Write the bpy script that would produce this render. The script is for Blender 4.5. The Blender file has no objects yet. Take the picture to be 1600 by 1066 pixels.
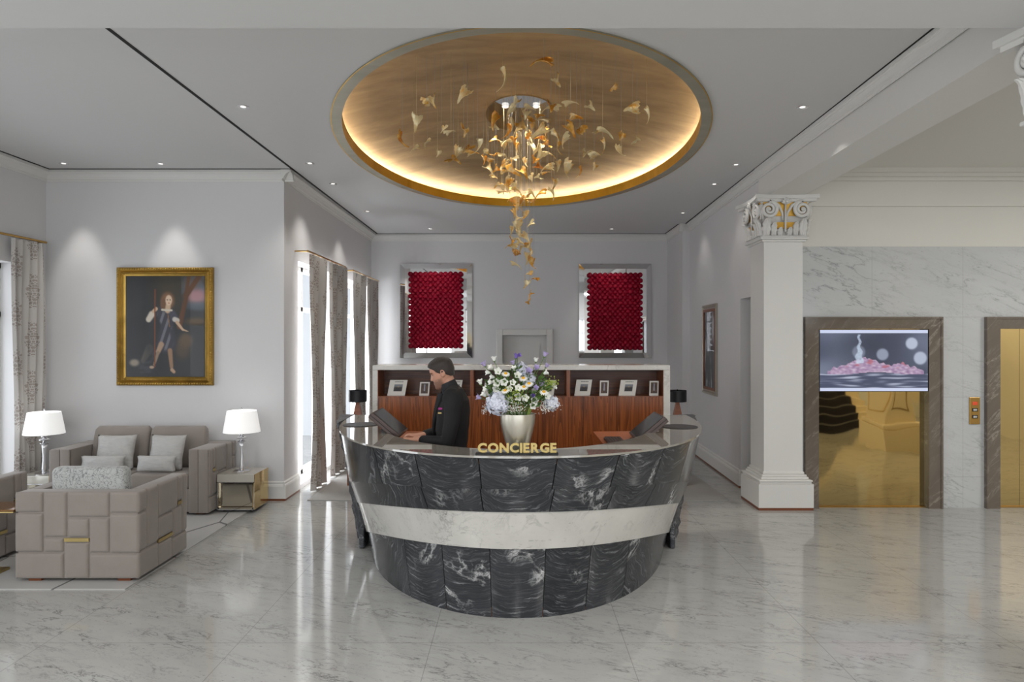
import bpy, bmesh, math, random
from mathutils import Vector, Matrix, noise
random.seed(7)
PI = math.pi
S = bpy.context.scene
COL = S.collection
F = 1067.0; H = 1.95; CU = 808.0; CV = 532.0
def px(u, v, y): return ((u-CU)*y/F, y, H+(CV-v)*y/F)
# ------------------------------------------------------------ mesh builder
class MB:
    def __init__(s): s.v=[]; s.f=[]; s.uv={}; s.mi=[]; s.col=None; s.m=0
    def add(s, vs, fs):
        o=len(s.v); s.v.extend([tuple(p) for p in vs])
        for f in fs: s.f.append(tuple(i+o for i in f)); s.mi.append(s.m)
        return o
    def box(s, x0,x1,y0,y1,z0,z1):
        s.add([(x0,y0,z0),(x1,y0,z0),(x1,y1,z0),(x0,y1,z0),(x0,y0,z1),(x1,y0,z1),(x1,y1,z1),(x0,y1,z1)],
              [(0,3,2,1),(4,5,6,7),(0,1,5,4),(1,2,6,5),(2,3,7,6),(3,0,4,7)]); return s
    def rbox(s, x0,x1,y0,y1,z0,z1,r=.01,seg=3):
        bm=bmesh.new(); bmesh.ops.create_cube(bm,size=1)
        for q in bm.verts: q.co=Vector(((x0+x1)/2+q.co.x*(x1-x0),(y0+y1)/2+q.co.y*(y1-y0),(z0+z1)/2+q.co.z*(z1-z0)))
        bmesh.ops.bevel(bm,geom=bm.edges[:],offset=r,segments=seg,profile=.5,affect='EDGES')
        bm.verts.ensure_lookup_table(); bm.verts.index_update()
        s.add([q.co for q in bm.verts],[[q.index for q in f.verts] for f in bm.faces]); bm.free(); return s
    def prism(s, pts, z0, z1):   # plan polygon CCW
        n=len(pts); s.add([(p[0],p[1],z0) for p in pts]+[(p[0],p[1],z1) for p in pts],
          [tuple(range(n))[::-1],tuple(range(n,2*n))]+[(i,(i+1)%n,(i+1)%n+n,i+n) for i in range(n)]); return s
    def grid(s, fn, nu, nv, cu=False, cv=False):
        vs=[fn(i/(nu if cu else nu-1), j/(nv if cv else nv-1)) for j in range(nv) for i in range(nu)]
        fs=[]
        for j in range(nv if cv else nv-1):
            for i in range(nu if cu else nu-1):
                a=j*nu+i; b=j*nu+(i+1)%nu; c=((j+1)%nv)*nu+(i+1)%nu; d=((j+1)%nv)*nu+i
                fs.append((a,b,c,d))
        s.add(vs,fs); return s
    def lathe(s, prof, n=24, c=(0,0,0), sx=1, sy=1):
        vs=[]; 
        for r,z in prof:
            for i in range(n): t=2*PI*i/n; vs.append((c[0]+r*sx*math.cos(t),c[1]+r*sy*math.sin(t),c[2]+z))
        fs=[]
        for j in range(len(prof)-1):
            for i in range(n): fs.append((j*n+i,j*n+(i+1)%n,(j+1)*n+(i+1)%n,(j+1)*n+i))
        if prof[0][0]>1e-6: fs.append(tuple(range(n))[::-1])
        if prof[-1][0]>1e-6: fs.append(tuple(range((len(prof)-1)*n,len(prof)*n)))
        s.add(vs,fs); return s
    def tube(s, pts, r, n=8, cap=True):
        pts=[Vector(p) for p in pts]; m=len(pts)
        rs=r if isinstance(r,(list,tuple)) else [r]*m
        up=Vector((0,0,1)); vs=[]; prev=None
        for i,p in enumerate(pts):
            t=(pts[min(i+1,m-1)]-pts[max(i-1,0)])
            t=t.normalized() if t.length>1e-9 else Vector((0,0,1))
            if prev is None:
                a=up if abs(t.z)<.9 else Vector((1,0,0)); e=t.cross(a).normalized()
            else:
                e=prev-t*prev.dot(t); e=e.normalized() if e.length>1e-9 else t.orthogonal().normalized()
            prev=e; g=t.cross(e)
            for k in range(n):
                q=2*PI*k/n; vs.append(p+(e*math.cos(q)+g*math.sin(q))*rs[i])
        fs=[(j*n+k,j*n+(k+1)%n,(j+1)*n+(k+1)%n,(j+1)*n+k) for j in range(m-1) for k in range(n)]
        if cap: fs+= [tuple(range(n))[::-1],tuple(range((m-1)*n,m*n))]
        s.add(vs,fs); return s
    def ball(s, c, r, nu=12, nv=8, sc=(1,1,1), rot=None):
        vs=[];fs=[]
        for j in range(nv+1):
            ph=PI*j/nv
            for i in range(nu):
                t=2*PI*i/nu; p=Vector((math.sin(ph)*math.cos(t)*sc[0],math.sin(ph)*math.sin(t)*sc[1],math.cos(ph)*sc[2]))*r
                if rot: p=rot@p
                vs.append(Vector(c)+p)
        for j in range(nv):
            for i in range(nu): fs.append((j*nu+i,(j+1)*nu+i,(j+1)*nu+(i+1)%nu,j*nu+(i+1)%nu))
        s.add(vs,fs); return s
    def cap(s, a, b, ra, rb, n=14):   # capsule
        a=Vector(a);b=Vector(b); s.ball(a,ra,n,8); s.ball(b,rb,n,8)
        s.tube([a,b],[ra,rb],n); return s
    def mesh(s, name, origin=(0,0,0), smooth=False, mats=(), angle=None):
        me=bpy.data.meshes.new(name); o=Vector(origin)
        me.from_pydata([tuple(Vector(p)-o) for p in s.v],[],s.f)
        for m in mats: me.materials.append(m)
        if len(mats)>1: me.polygons.foreach_set('material_index',s.mi)
        bm=bmesh.new(); bm.from_mesh(me); bmesh.ops.remove_doubles(bm,verts=bm.verts,dist=1e-6) if not s.uv and s.col is None else None
        bmesh.ops.recalc_face_normals(bm,faces=bm.faces); bm.to_mesh(me); bm.free()
        if smooth:
            me.polygons.foreach_set('use_smooth',[True]*len(me.polygons))
            if angle: me.set_sharp_from_angle(angle=math.radians(angle))
        if s.uv:
            ul=me.uv_layers.new(name='UVMap')
            for l in me.loops: ul.data[l.index].uv=s.uv.get(l.vertex_index,(0,0))
        if s.col is not None:
            ca=me.color_attributes.new('Col','FLOAT_COLOR','POINT')
            for i,c in enumerate(s.col): ca.data[i].color=(c[0],c[1],c[2],1)
        me.update(); return me
def tag(o,label=None,cat=None,group=None,kind=None):
    if label: o['label']=label
    if cat: o['category']=cat
    if group: o['group']=group
    if kind: o['kind']=kind
    return o
def build(mb,name,mats,parent=None,smooth=False,angle=None,origin=None):
    if not isinstance(mats,(list,tuple)): mats=[mats]
    og=origin
    if og is None: og=WL(parent) if parent is not None else (0,0,0)
    o=bpy.data.objects.new(name,mb.mesh(name,og,smooth,mats,angle)); COL.objects.link(o)
    if parent is not None:
        o.parent=parent; 
        if origin is not None: o.location=Vector(origin)-WL(parent)
    else: o.location=og
    return o
def WL(o):
    p=Vector(o.location)
    while o.parent is not None: o=o.parent; p+=o.location
    return p
def thing(name,label,cat,loc=(0,0,0),group=None,kind=None):
    o=bpy.data.objects.new(name,None); COL.objects.link(o); o.location=loc; o.empty_display_size=.1
    return tag(o,label,cat,group,kind)
def single(mb,name,mats,label,cat,loc,group=None,smooth=False,angle=None,kind=None):
    o=build(mb,name,mats,None,smooth,angle,origin=loc); return tag(o,label,cat,group,kind)
def struct(mb,name,mats,smooth=False,angle=None):
    return tag(build(mb,name,mats,None,smooth,angle),kind='structure')
def kids(o): return [c for c in bpy.data.objects if c.parent is o]
def copy_tree(o,parent=None):
    c=o.copy(); COL.objects.link(c); c.parent=parent
    for ch in kids(o): copy_tree(ch,c)
    return c
# ------------------------------------------------------------ materials
def srgb(r,g,b):
    f=lambda c:(c/255/12.92 if c/255<=.04045 else ((c/255+.055)/1.055)**2.4)
    return (f(r),f(g),f(b),1)
class NT:
    def __init__(s,name):
        s.m=bpy.data.materials.new(name); s.m.use_nodes=True; s.t=s.m.node_tree; s.n=s.t.nodes; s.l=s.t.links
        s.b=s.n['Principled BSDF']; s.out=s.n['Material Output']
    def node(s,typ,**kw):
        n=s.n.new('ShaderNode'+typ)
        for k,v in kw.items():
            if k.startswith('i_'): s.inp(n,k[2:].replace('_',' '),v)
            else: setattr(n,k,v)
        return n
    def inp(s,n,k,v):
        k=int(k) if isinstance(k,str) and k.isdigit() else k
        if hasattr(v,'is_linked') or isinstance(v,bpy.types.NodeSocket): s.l.new(v,n.inputs[k])
        else: n.inputs[k].default_value=v
    def math(s,op,a,b=0,c=None,clamp=False):
        n=s.n.new('ShaderNodeMath'); n.operation=op; n.use_clamp=clamp; s.inp(n,0,a); s.inp(n,1,b)
        if c is not None: s.inp(n,2,c)
        return n.outputs[0]
    def mix(s,f,a,b,blend='MIX'):
        n=s.n.new('ShaderNodeMix'); n.data_type='RGBA'; n.blend_type=blend
        s.inp(n,0,f); s.inp(n,6,a); s.inp(n,7,b); return n.outputs[2]
    def ramp(s,f,stops,interp='LINEAR'):
        n=s.n.new('ShaderNodeValToRGB'); n.color_ramp.interpolation=interp; e=n.color_ramp.elements
        while len(e)<len(stops): e.new(.5)
        for i,(p,c) in enumerate(stops):
            e[i].position=p; e[i].color=c if not isinstance(c,(int,float)) else (c,c,c,1)
        s.inp(n,0,f); return n.outputs[0]
    def noise(s,vec,scale,detail=4,rough=.55,dist=0,w=None):
        n=s.n.new('ShaderNodeTexNoise')
        if w is not None: n.noise_dimensions='4D'; s.inp(n,'W',w)
        if vec is not None: s.inp(n,'Vector',vec)
        n.inputs['Scale'].default_value=scale; n.inputs['Detail'].default_value=detail
        n.inputs['Roughness'].default_value=rough; n.inputs['Distortion'].default_value=dist
        return n.outputs[0]
    def coord(s,k='Object'): return s.n.new('ShaderNodeTexCoord').outputs[k]
    def mapping(s,vec,scale=(1,1,1),rot=(0,0,0),loc=(0,0,0)):
        n=s.n.new('ShaderNodeMapping'); s.inp(n,'Vector',vec); n.inputs['Scale'].default_value=scale
        n.inputs['Rotation'].default_value=rot; n.inputs['Location'].default_value=loc; return n.outputs[0]
    def bump(s,h,strength=.3,dist=.01):
        n=s.n.new('ShaderNodeBump'); n.inputs['Strength'].default_value=strength; n.inputs['Distance'].default_value=dist
        s.inp(n,'Height',h); s.l.new(n.outputs[0],s.b.inputs['Normal'])
    def set(s,**kw):
        for k,v in kw.items(): s.inp(s.b,{'color':'Base Color','rough':'Roughness','metal':'Metallic','trans':'Transmission Weight',
            'ior':'IOR','spec':'Specular IOR Level','sheen':'Sheen Weight','coat':'Coat Weight','ecol':'Emission Color','emis':'Emission Strength','alpha':'Alpha','sss':'Subsurface Weight'}[k],v)
        return s
def plain(name,c,rough=.5,metal=0,**kw):
    t=NT(name); nz=t.noise(t.coord(),14,3)
    t.set(color=t.mix(t.math('MULTIPLY',nz,.12),c,(c[0]*.8,c[1]*.8,c[2]*.8,1)),rough=rough,metal=metal,**kw); return t.m
def marble(name,base,vein,scale=1.0,rough=.1,amount=.5,rot=(0,0,.5),tile=None,stretch=(1,1,1),fleck=True,cloudk=.86,vk=1.0,pre=None,dist=1.2):
    t=NT(name); co=t.coord(); pc=t.mapping(co,rot=pre) if pre else co; v=t.mapping(pc,scale=tuple(scale*q for q in stretch),rot=rot if not pre else (0,0,0))
    warp=t.noise(v,1.6,4,.6)
    n1=t.noise(v,2.2,7,.62,dist); a=t.math('ABSOLUTE',t.math('SUBTRACT',n1,.5))
    vein1=t.ramp(a,[(0,1.0),(.018,.15),(.05,0)])
    msk=t.ramp(t.noise(v,1.1,2),[(.45,0),(.62,1)])
    n2=t.noise(v,9,6,.7,dist*.6); a2=t.math('ABSOLUTE',t.math('SUBTRACT',n2,.5)); vein2=t.ramp(a2,[(0,.6),(.012,.1),(.03,0)])
    msk2=t.ramp(t.noise(v,2.7,2),[(.5,0),(.66,1)])
    f=t.math('ADD',t.math('MULTIPLY',t.math('MULTIPLY',vein1,msk),vk),t.math('MULTIPLY',vein2,msk2))
    if fleck:
        v3=t.mapping(pc,scale=(scale*9,scale*28,scale*28),rot=(0,0,0 if pre else rot[2]+.6)); n3=t.noise(v3,1,3,.6)
        f=t.math('ADD',f,t.math('MULTIPLY',t.ramp(n3,[(.62,0),(.70,.7)]),t.ramp(t.noise(v,1.7,3),[(.38,.1),(.6,1)])))
    f=t.math('MULTIPLY',f,amount,clamp=True)
    cloud=t.mix(t.ramp(warp,[(.35,0),(.7,1)]),base,tuple(q*cloudk for q in base[:3])+(1,))
    c=t.mix(f,cloud,vein)
    if tile:
        sx,sy,ox,oy,lw=tile[:5]; sep=t.node('SeparateXYZ'); t.inp(sep,0,co)
        def line(o,size,off):
            m=t.math('FRACT',t.math('DIVIDE',t.math('SUBTRACT',sep.outputs[o],off),size))
            d=t.math('MULTIPLY',t.math('SUBTRACT',.5,t.math('ABSOLUTE',t.math('SUBTRACT',m,.5))),size)
            return t.math('LESS_THAN',d,lw)
        g=t.math('MAXIMUM',line('X',sx,ox),line(tile[5] if len(tile)>5 else 'Y',sy,oy)) if sx else line(tile[5],sy,oy)
        c=t.mix(t.math('MULTIPLY',g,.55),c,(.12,.11,.1,1))
    t.set(color=c,rough=rough); return t.m
M={}
M['wall']=plain('wall_paint',srgb(222,221,222),.7)
M['ceil']=plain('ceiling_paint',srgb(214,214,214),.75)
M['bay']=plain('bay_paint',srgb(220,218,212),.75)
M['trim']=plain('trim_paint',srgb(226,225,222),.45)
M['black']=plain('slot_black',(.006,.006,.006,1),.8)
M['brownwood']=plain('floor_strip_wood',srgb(120,66,36),.4)
M['floor']=marble('polished_floor_marble',srgb(178,178,175),srgb(56,58,62),2.9,.09,.8,tile=(1.245,.87,-.55,4.40,.0019),pre=(0,0,.4),dist=.5,stretch=(.55,1.7,1),cloudk=.93,vk=.75)
M['wmarble']=marble('white_wall_marble',srgb(196,198,199),srgb(70,72,76),1.9,.15,.5,pre=(0,-.33,0),stretch=(.4,1,1.7),dist=.25,cloudk=.93,tile=(1.06,.93,4.13,2.22,.0014,'Z'))
M['deskwhite']=marble('white_desk_marble',srgb(206,204,198),srgb(90,88,88),1.6,.1,.5,rot=(.6,.3,.5))
M['topmarble']=marble('counter_marble',srgb(150,145,136),srgb(90,88,86),1.6,.015,.3,fleck=False); M['topmarble'].node_tree.nodes['Principled BSDF'].inputs['IOR'].default_value=2.6
M['brownmarble']=marble('brown_frame_marble',srgb(112,102,92),srgb(205,196,184),1.4,.12,.32,pre=(0,.8,0),dist=.3,stretch=(.5,1,2.2),fleck=False)
M['cabmarble']=marble('cabinet_marble',srgb(206,203,197),srgb(120,112,104),1.8,.15,.5,rot=(.7,.3,.5))
M['roughstone']=marble('raw_edge_stone',srgb(62,64,68),srgb(190,190,195),3,.6,.6,rot=(.4,.3,.5))
def blackmarble():
    t=NT('black_veined_marble'); uv=t.coord('UV'); at=t.node('Attribute',attribute_name='seed').outputs['Fac']
    sep=t.node('SeparateXYZ'); t.inp(sep,0,uv)
    sw=t.noise(uv,1.9,4,.55,w=at); sw2=t.noise(uv,7,4,.6,w=at)
    x=t.math('ADD',sep.outputs[0],t.math('MULTIPLY',t.math('SUBTRACT',sw,.5),.55))
    y=t.math('ADD',t.math('SUBTRACT',sep.outputs[1],.62),t.math('MULTIPLY',t.math('SUBTRACT',sw2,.5),.05))
    r=t.math('SQRT',t.math('ADD',t.math('MULTIPLY',t.math('MULTIPLY',x,x),1.5),t.math('MULTIPLY',y,y)))
    rr=t.math('ADD',t.math('MULTIPLY',r,260),t.math('MULTIPLY',sw,26))
    s1=t.math('SINE',rr); lines=t.ramp(s1,[(.5,0),(1.0,1)])
    msk=t.ramp(t.noise(uv,4.5,4,.6,w=at),[(.44,0),(.68,1)])
    ang=t.math('ARCTAN2',x,t.math('MULTIPLY',y,-1)); cb=t.node('CombineXYZ'); t.inp(cb,0,t.math('MULTIPLY',ang,1.5)); t.inp(cb,1,t.math('MULTIPLY',r,34)); t.inp(cb,2,at)
    st=t.noise(cb.outputs[0],1.6,6,.72,.25); lines=t.ramp(st,[(.55,0),(.68,1)])
    cb2=t.node('CombineXYZ'); t.inp(cb2,0,t.math('MULTIPLY',ang,3)); t.inp(cb2,1,t.math('MULTIPLY',r,120)); t.inp(cb2,2,at); l2=t.ramp(t.noise(cb2.outputs[0],1.2,3,.6),[(.5,0),(.75,.45)])
    fine=t.math('ADD',t.math('MULTIPLY',lines,t.math('ADD',t.math('MULTIPLY',msk,.8),.2)),t.math('MULTIPLY',l2,.35),clamp=True)
    nv=t.noise(uv,1.4,8,.66,1.8,w=at); a=t.math('ABSOLUTE',t.math('SUBTRACT',nv,.5))
    v=t.ramp(a,[(0,1),(.012,.35),(.03,0)]); mv=t.ramp(t.noise(uv,2.2,2,w=at),[(.54,0),(.66,1)])
    bl=t.ramp(t.noise(t.mapping(uv,scale=(1,1.6,1)),3.2,7,.62,1.0,w=at),[(.70,0),(.715,1)])
    white=t.math('MAXIMUM',t.math('MULTIPLY',v,mv),bl)
    base=t.mix(t.ramp(sw,[(.3,0),(.7,1)]),srgb(36,38,42),srgb(52,54,58))
    c=t.mix(t.math('MULTIPLY',fine,.85),base,srgb(168,170,174)); c=t.mix(t.math('MULTIPLY',white,.9),c,srgb(222,222,222))
    t.set(color=c,rough=.16); return t.m
M['blackmarble']=blackmarble()
def wood(name,c1,c2,rough=.3,axis='Z',scale=1):
    t=NT(name); co=t.coord(); sc={'Z':(22,22,.9),'X':(.9,22,22),'Y':(22,.9,22)}[axis]
    v=t.mapping(co,scale=tuple(q*scale for q in sc)); n=t.noise(v,1.5,5,.65,.4)
    n2=t.noise(t.mapping(co,scale=tuple(q*scale*.25 for q in sc)),1.2,3,.5,1.5)
    w=t.math('FRACT',t.math('MULTIPLY',n2,7)); f=t.math('ADD',t.math('MULTIPLY',n,.65),t.math('MULTIPLY',w,.3))
    t.set(color=t.ramp(f,[(.25,c1),(.75,c2)]),rough=rough); return t.m
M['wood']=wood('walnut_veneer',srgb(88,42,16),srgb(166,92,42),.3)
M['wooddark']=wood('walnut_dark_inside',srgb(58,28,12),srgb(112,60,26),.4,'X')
M['woodtop']=wood('walnut_work_surface',srgb(140,72,36),srgb(186,106,60),.3,'X')
M['paperwhite']=plain('white_card',srgb(222,220,214),.6)
M['mirror']=plain('mirror_glass',(.92,.92,.93,1),.015,1)
M['mirrorbev']=plain('mirror_bevel_glass',(.86,.87,.88,1),.04,1)
M['chrome']=plain('polished_chrome',(.8,.8,.82,1),.12,1)
M['darkmetal']=plain('dark_metal',(.02,.02,.022,1),.35,.5)
M['blackpad']=plain('black_leather_disc',srgb(52,50,54),.45)
M['brass']=plain('brushed_brass',srgb(190,152,88),.28,1)
M['brasspale']=plain('pale_brass_strip',srgb(196,174,118),.3,1)
M['letter']=plain('gilt_letters',srgb(186,164,104),.35,.6)
M['crystal']=plain('lamp_crystal',(.86,.87,.9,1),.2,.55)
M['tabletop']=plain('pale_table_glass',srgb(206,202,192),.08,.25)
def fabric(name,c,sc=220,rough=.85,sheen=.3,c2=None,cloud=.25):
    t=NT(name); co=t.coord(); n=t.noise(co,sc,2); cl=t.noise(co,5,4,.6)
    c2=c2 or tuple(q*.72 for q in c[:3])+(1,)
    t.set(color=t.mix(t.math('MULTIPLY',cl,cloud*2),c,c2),rough=rough,sheen=sheen); t.bump(n,.25,.002); return t.m
M['velvet']=fabric('taupe_grey_velvet',srgb(147,138,131),c2=srgb(114,105,98))
M['velvetdark']=fabric('taupe_velvet_shadowed_groove',srgb(78,72,68))
def _():
    t=NT('pale_grey_satin'); co=t.coord(); n=t.noise(t.mapping(co,scale=(5,9,16)),2.2,4,.6); t.set(color=t.mix(n,srgb(196,194,190),srgb(168,168,168)),rough=.5,sheen=.2); t.bump(n,.6,.02); return t.m
M['satin']=_()
def scroll():
    t=NT('scroll_pattern_fabric'); co=t.coord(); v=t.mapping(co,scale=(7,7,7))
    n=t.noise(v,1.4,1,.4,2.2); a=t.math('ABSOLUTE',t.math('SUBTRACT',n,.5)); n2=t.noise(v,2.6,1,.4,1.6); a2=t.math('ABSOLUTE',t.math('SUBTRACT',n2,.52))
    f=t.math('MAXIMUM',t.ramp(a,[(0,1),(.013,1),(.022,0)]),t.ramp(a2,[(0,1),(.013,1),(.022,0)]))
    t.set(color=t.mix(t.math('MULTIPLY',f,.7),srgb(176,178,176),srgb(96,96,98)),rough=.7,sheen=.3); return t.m
M['scroll']=scroll()
def curtainmat():
    t=NT('damask_curtain_cloth'); uv=t.coord('UV'); sep=t.node('SeparateXYZ'); t.inp(sep,0,uv)
    U,V=sep.outputs[0],sep.outputs[1]
    cw,chh=.30,.56
    ui=t.math('FLOOR',t.math('DIVIDE',U,cw)); odd=t.math('MODULO',t.math('ABSOLUTE',ui),2)
    p=t.math('MULTIPLY',t.math('SUBTRACT',t.math('FRACT',t.math('DIVIDE',U,cw)),.5),cw)
    v2=t.math('ADD',t.math('DIVIDE',V,chh),t.math('MULTIPLY',odd,.5))
    q=t.math('MULTIPLY',t.math('SUBTRACT',t.math('FRACT',v2),.5),chh)
    ap=t.math('ABSOLUTE',p)
    comb=t.node('CombineXYZ'); t.inp(comb,0,ap); t.inp(comb,1,q)
    e=t.math('ADD',t.math('POWER',t.math('DIVIDE',ap,.115),2),t.math('POWER',t.math('ABSOLUTE',t.math('DIVIDE',q,.2)),2))
    wob=t.noise(comb.outputs[0],18,2)
    inside=t.math('LESS_THAN',t.math('ADD',e,t.math('MULTIPLY',t.math('SUBTRACT',wob,.5),1.6)),1)
    vo=t.n.new('ShaderNodeTexVoronoi'); vo.feature='DISTANCE_TO_EDGE'; t.inp(vo,'Vector',comb.outputs[0]); vo.inputs['Scale'].default_value=34
    lat=t.math('GREATER_THAN',vo.outputs[0],.10)
    f=t.math('MULTIPLY',t.math('MULTIPLY',inside,lat),.55)
    t.set(color=t.mix(f,srgb(200,196,192),srgb(122,98,82)),rough=.5,sheen=.2); return t.m
M['curtain']=curtainmat()
def sheermat():
    t=NT('sheer_white_net'); t.set(color=(.85,.87,.9,1),rough=.8,alpha=.55); return t.m
M['sheer']=sheermat()
def goldleaf(name,dark,light,rough=.35,metal=.75):
    t=NT(name); co=t.coord(); v=t.mapping(co,scale=(1,2.4,1)); n=t.noise(v,1.3,6,.62,.6); n2=t.noise(co,9,4)
    t.set(color=t.mix(t.ramp(n,[(.3,0),(.7,1)]),dark,light),rough=t.math('ADD',rough-.1,t.math('MULTIPLY',n2,.2)),metal=metal); return t.m
M['dome']=goldleaf('dome_gold_leaf',srgb(150,122,84),srgb(194,164,118),.5,.4)
M['lip']=goldleaf('rim_gold_leaf',srgb(196,150,40),srgb(228,184,70),.35,.7)
M['rimunder']=goldleaf('rim_underside_leaf',srgb(160,156,138),srgb(182,178,160),.45,.4)
M['framegold']=goldleaf('picture_frame_gold',srgb(120,92,40),srgb(206,168,84),.35,.85)
M['silverframe']=plain('silver_frame',srgb(176,170,156),.35,.7)
M['doorgold']=NT('gold_mirror_door').set(color=srgb(208,168,92),rough=.035,metal=1).m
def _():
    t=NT('gold_wavy_mirror'); co=t.coord(); n=t.noise(t.mapping(co,scale=(1,1,.7)),2.2,1,.3)
    t.set(color=srgb(206,180,124),rough=.03,metal=1); t.bump(n,.18,.05); return t.m
M['doorgold']=_()
M['tablemirror']=plain('bronze_mirror',srgb(196,188,172),.04,1)
M['tablegold']=plain('gold_mirror_side',srgb(206,178,120),.08,1)
M['bronzeglass']=plain('bronze_glass',srgb(150,112,74),.05,.6)
def glow(name,c,e):
    t=NT(name); t.set(color=c,emis=e,ecol=c,rough=.5); return t.m
M['led']=glow('cove_led',(1,.87,.66,1),46)
M['bulb']=glow('downlight_bulb',(1,.96,.9,1),1.1)
M['shade']=glow('white_lamp_shade',(.9,.9,.89,1),.5)
M['blackshade']=plain('black_lamp_shade',(.012,.012,.016,1),.5)
def leafmat():
    t=NT('amber_glass_leaf'); co=t.coord(); oi=t.node('ObjectInfo').outputs['Random']
    n=t.noise(co,16,3,.6,w=t.math('MULTIPLY',oi,20))
    k=t.math('ADD',t.math('MULTIPLY',t.math('SUBTRACT',oi,.5),.35),n,clamp=True)
    c=t.ramp(k,[(.22,srgb(214,134,28)),(.42,srgb(244,192,84)),(.58,srgb(254,238,190))])
    t.bump(t.noise(co,70,3),.5,.006)
    t.set(color=c,rough=.1,metal=.3,spec=1.0)
    tl=t.n.new('ShaderNodeBsdfTranslucent'); t.inp(tl,0,c); mx=t.n.new('ShaderNodeMixShader'); mx.inputs[0].default_value=.32
    t.l.new(t.b.outputs[0],mx.inputs[1]); t.l.new(tl.outputs[0],mx.inputs[2]); t.l.new(mx.outputs[0],t.out.inputs[0]); return t.m
M['leaf']=leafmat()
M['wire']=plain('steel_wire',(.5,.5,.5,1),.4,.8)
M['rose']=fabric('red_preserved_rose',srgb(190,6,56),90,.5,.0,c2=srgb(140,2,38),cloud=.4)
M['vase']=NT('silver_leaf_vase').m
def _():
    t=NT('silver_leaf_vase'); co=t.coord(); n=t.noise(t.mapping(co,scale=(6,6,3)),1.5,5)
    t.set(color=t.mix(n,srgb(176,172,160),srgb(222,216,202)),metal=.85,rough=.32); return t.m
M['vase']=_()
M['green']=plain('leaf_green',srgb(74,104,44),.55); M['lime']=plain('lime_green',srgb(160,180,70),.55); M['stem']=plain('stem_green',srgb(96,128,60),.6)
M['petalwhite']=plain('white_petal',srgb(238,238,232),.6); M['petallilac']=plain('lilac_petal',srgb(178,164,206),.6)
M['petalpurple']=plain('purple_petal',srgb(128,104,186),.6); M['petalblue']=plain('pale_blue_petal',srgb(212,215,228),.6); M['yellow']=plain('yellow_centre',srgb(226,168,24),.6)
def skinmat():
    t=NT('skin'); at=t.node('Attribute',attribute_name='Col').outputs['Color']; n=t.noise(t.coord(),60,3)
    t.set(color=t.mix(t.math('MULTIPLY',n,.15),at,(.3,.12,.08,1)),rough=.5,sss=.0); return t.m
M['skin']=skinmat()
M['hair']=fabric('dark_brown_hair',srgb(48,36,30),180,.6,.2,c2=srgb(30,22,18),cloud=.5)
M['suit']=fabric('black_suit_cloth',srgb(17,17,20),260,.8,.0,cloud=.1)
M['suit2']=fabric('black_shirt_cloth',srgb(24,24,28),260,.7,.0,cloud=.1)
M['shoe']=plain('black_shoe_leather',(.01,.01,.01,1),.25)
M['magenta']=plain('magenta_silk',srgb(170,30,130),.5)
M['plaster']=plain('white_plaster_ornament',srgb(226,225,222),.6)
M['capgold']=goldleaf('capital_gold',srgb(200,150,50),srgb(226,180,84),.4,.55)
M['leather']=plain('brown_black_leather',srgb(76,60,56),.4); M['screenblk']=plain('black_screen',(.02,.02,.025,1),.15)
M['carpet']=fabric('dark_blue_stair_carpet',srgb(30,30,46),80,.9,.2)
def _():
    t=NT('window_glass'); tr=t.n.new('ShaderNodeBsdfTransparent'); gl=t.n.new('ShaderNodeBsdfGlossy'); gl.inputs['Roughness'].default_value=.02; mx=t.n.new('ShaderNodeMixShader'); mx.inputs[0].default_value=.06
    t.l.new(tr.outputs[0],mx.inputs[1]); t.l.new(gl.outputs[0],mx.inputs[2]); t.l.new(mx.outputs[0],t.out.inputs[0]); return t.m
M['glass']=_()
M['bayplaster']=plain('bay_column_plaster',srgb(226,214,188),.6)
def rugmat():
    t=NT('line_pattern_rug'); co=t.coord(); wv=t.noise(co,1.2,2); vo=t.n.new('ShaderNodeTexVoronoi'); vo.feature='DISTANCE_TO_EDGE'; t.inp(vo,'Vector',co); vo.inputs['Scale'].default_value=.8
    f=t.math('LESS_THAN',vo.outputs[0],.006); n=t.noise(co,160,2)
    t.set(color=t.mix(t.math('MULTIPLY',f,.75),t.mix(wv,srgb(190,188,184),srgb(160,160,160)),srgb(60,60,62)),rough=.9); t.bump(n,.2,.002); return t.m
M['rug']=rugmat()
M['rugplain']=fabric('grey_runner',srgb(168,166,162),160,.9,.1)
def attrmat(name,rough=.5,emis=0,coat=0):
    t=NT(name); at=t.node('Attribute',attribute_name='Col').outputs['Color']
    if emis: t.set(color=(.01,.01,.01,1),ecol=at,emis=emis,rough=.25)
    else: t.set(color=at,rough=rough,coat=coat)
    return t.m
M['canvas']=attrmat('oil_paint',.4,coat=.2); M['screen']=attrmat('screen_picture',emis=1.0); M['cardprint']=attrmat('card_print',.5)
# ------------------------------------------------------------ flat pictures painted per vertex
def lerp(a,b,t): return a+(b-a)*t
def mixc(a,b,t): return tuple(lerp(a[i],b[i],t) for i in range(3))
def sst(e0,e1,x):
    t=max(0,min(1,(x-e0)/(e1-e0+1e-9))); return t*t*(3-2*t)
def picture(name,mat,parent,c00,du,dv,nx,ny,fn):   # c00 top-left corner, du right, dv down
    mb=MB(); c00=Vector(c00);du=Vector(du);dv=Vector(dv)
    mb.grid(lambda a,b: c00+du*a+dv*b,nx,ny)
    mb.col=[srgb(*[max(0,min(255,q)) for q in fn(i/(nx-1),j/(ny-1))])[:3] for j in range(ny) for i in range(nx)]
    return build(mb,name,mat,parent)
def ell(u,v,cx,cy,rx,ry,rot=0,soft=.25):
    x=u-cx;y=v-cy; c,s=math.cos(rot),math.sin(rot); X=(x*c+y*s)/rx; Y=(-x*s+y*c)/ry
    return 1-sst(1-soft,1+soft,math.sqrt(X*X+Y*Y))
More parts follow.
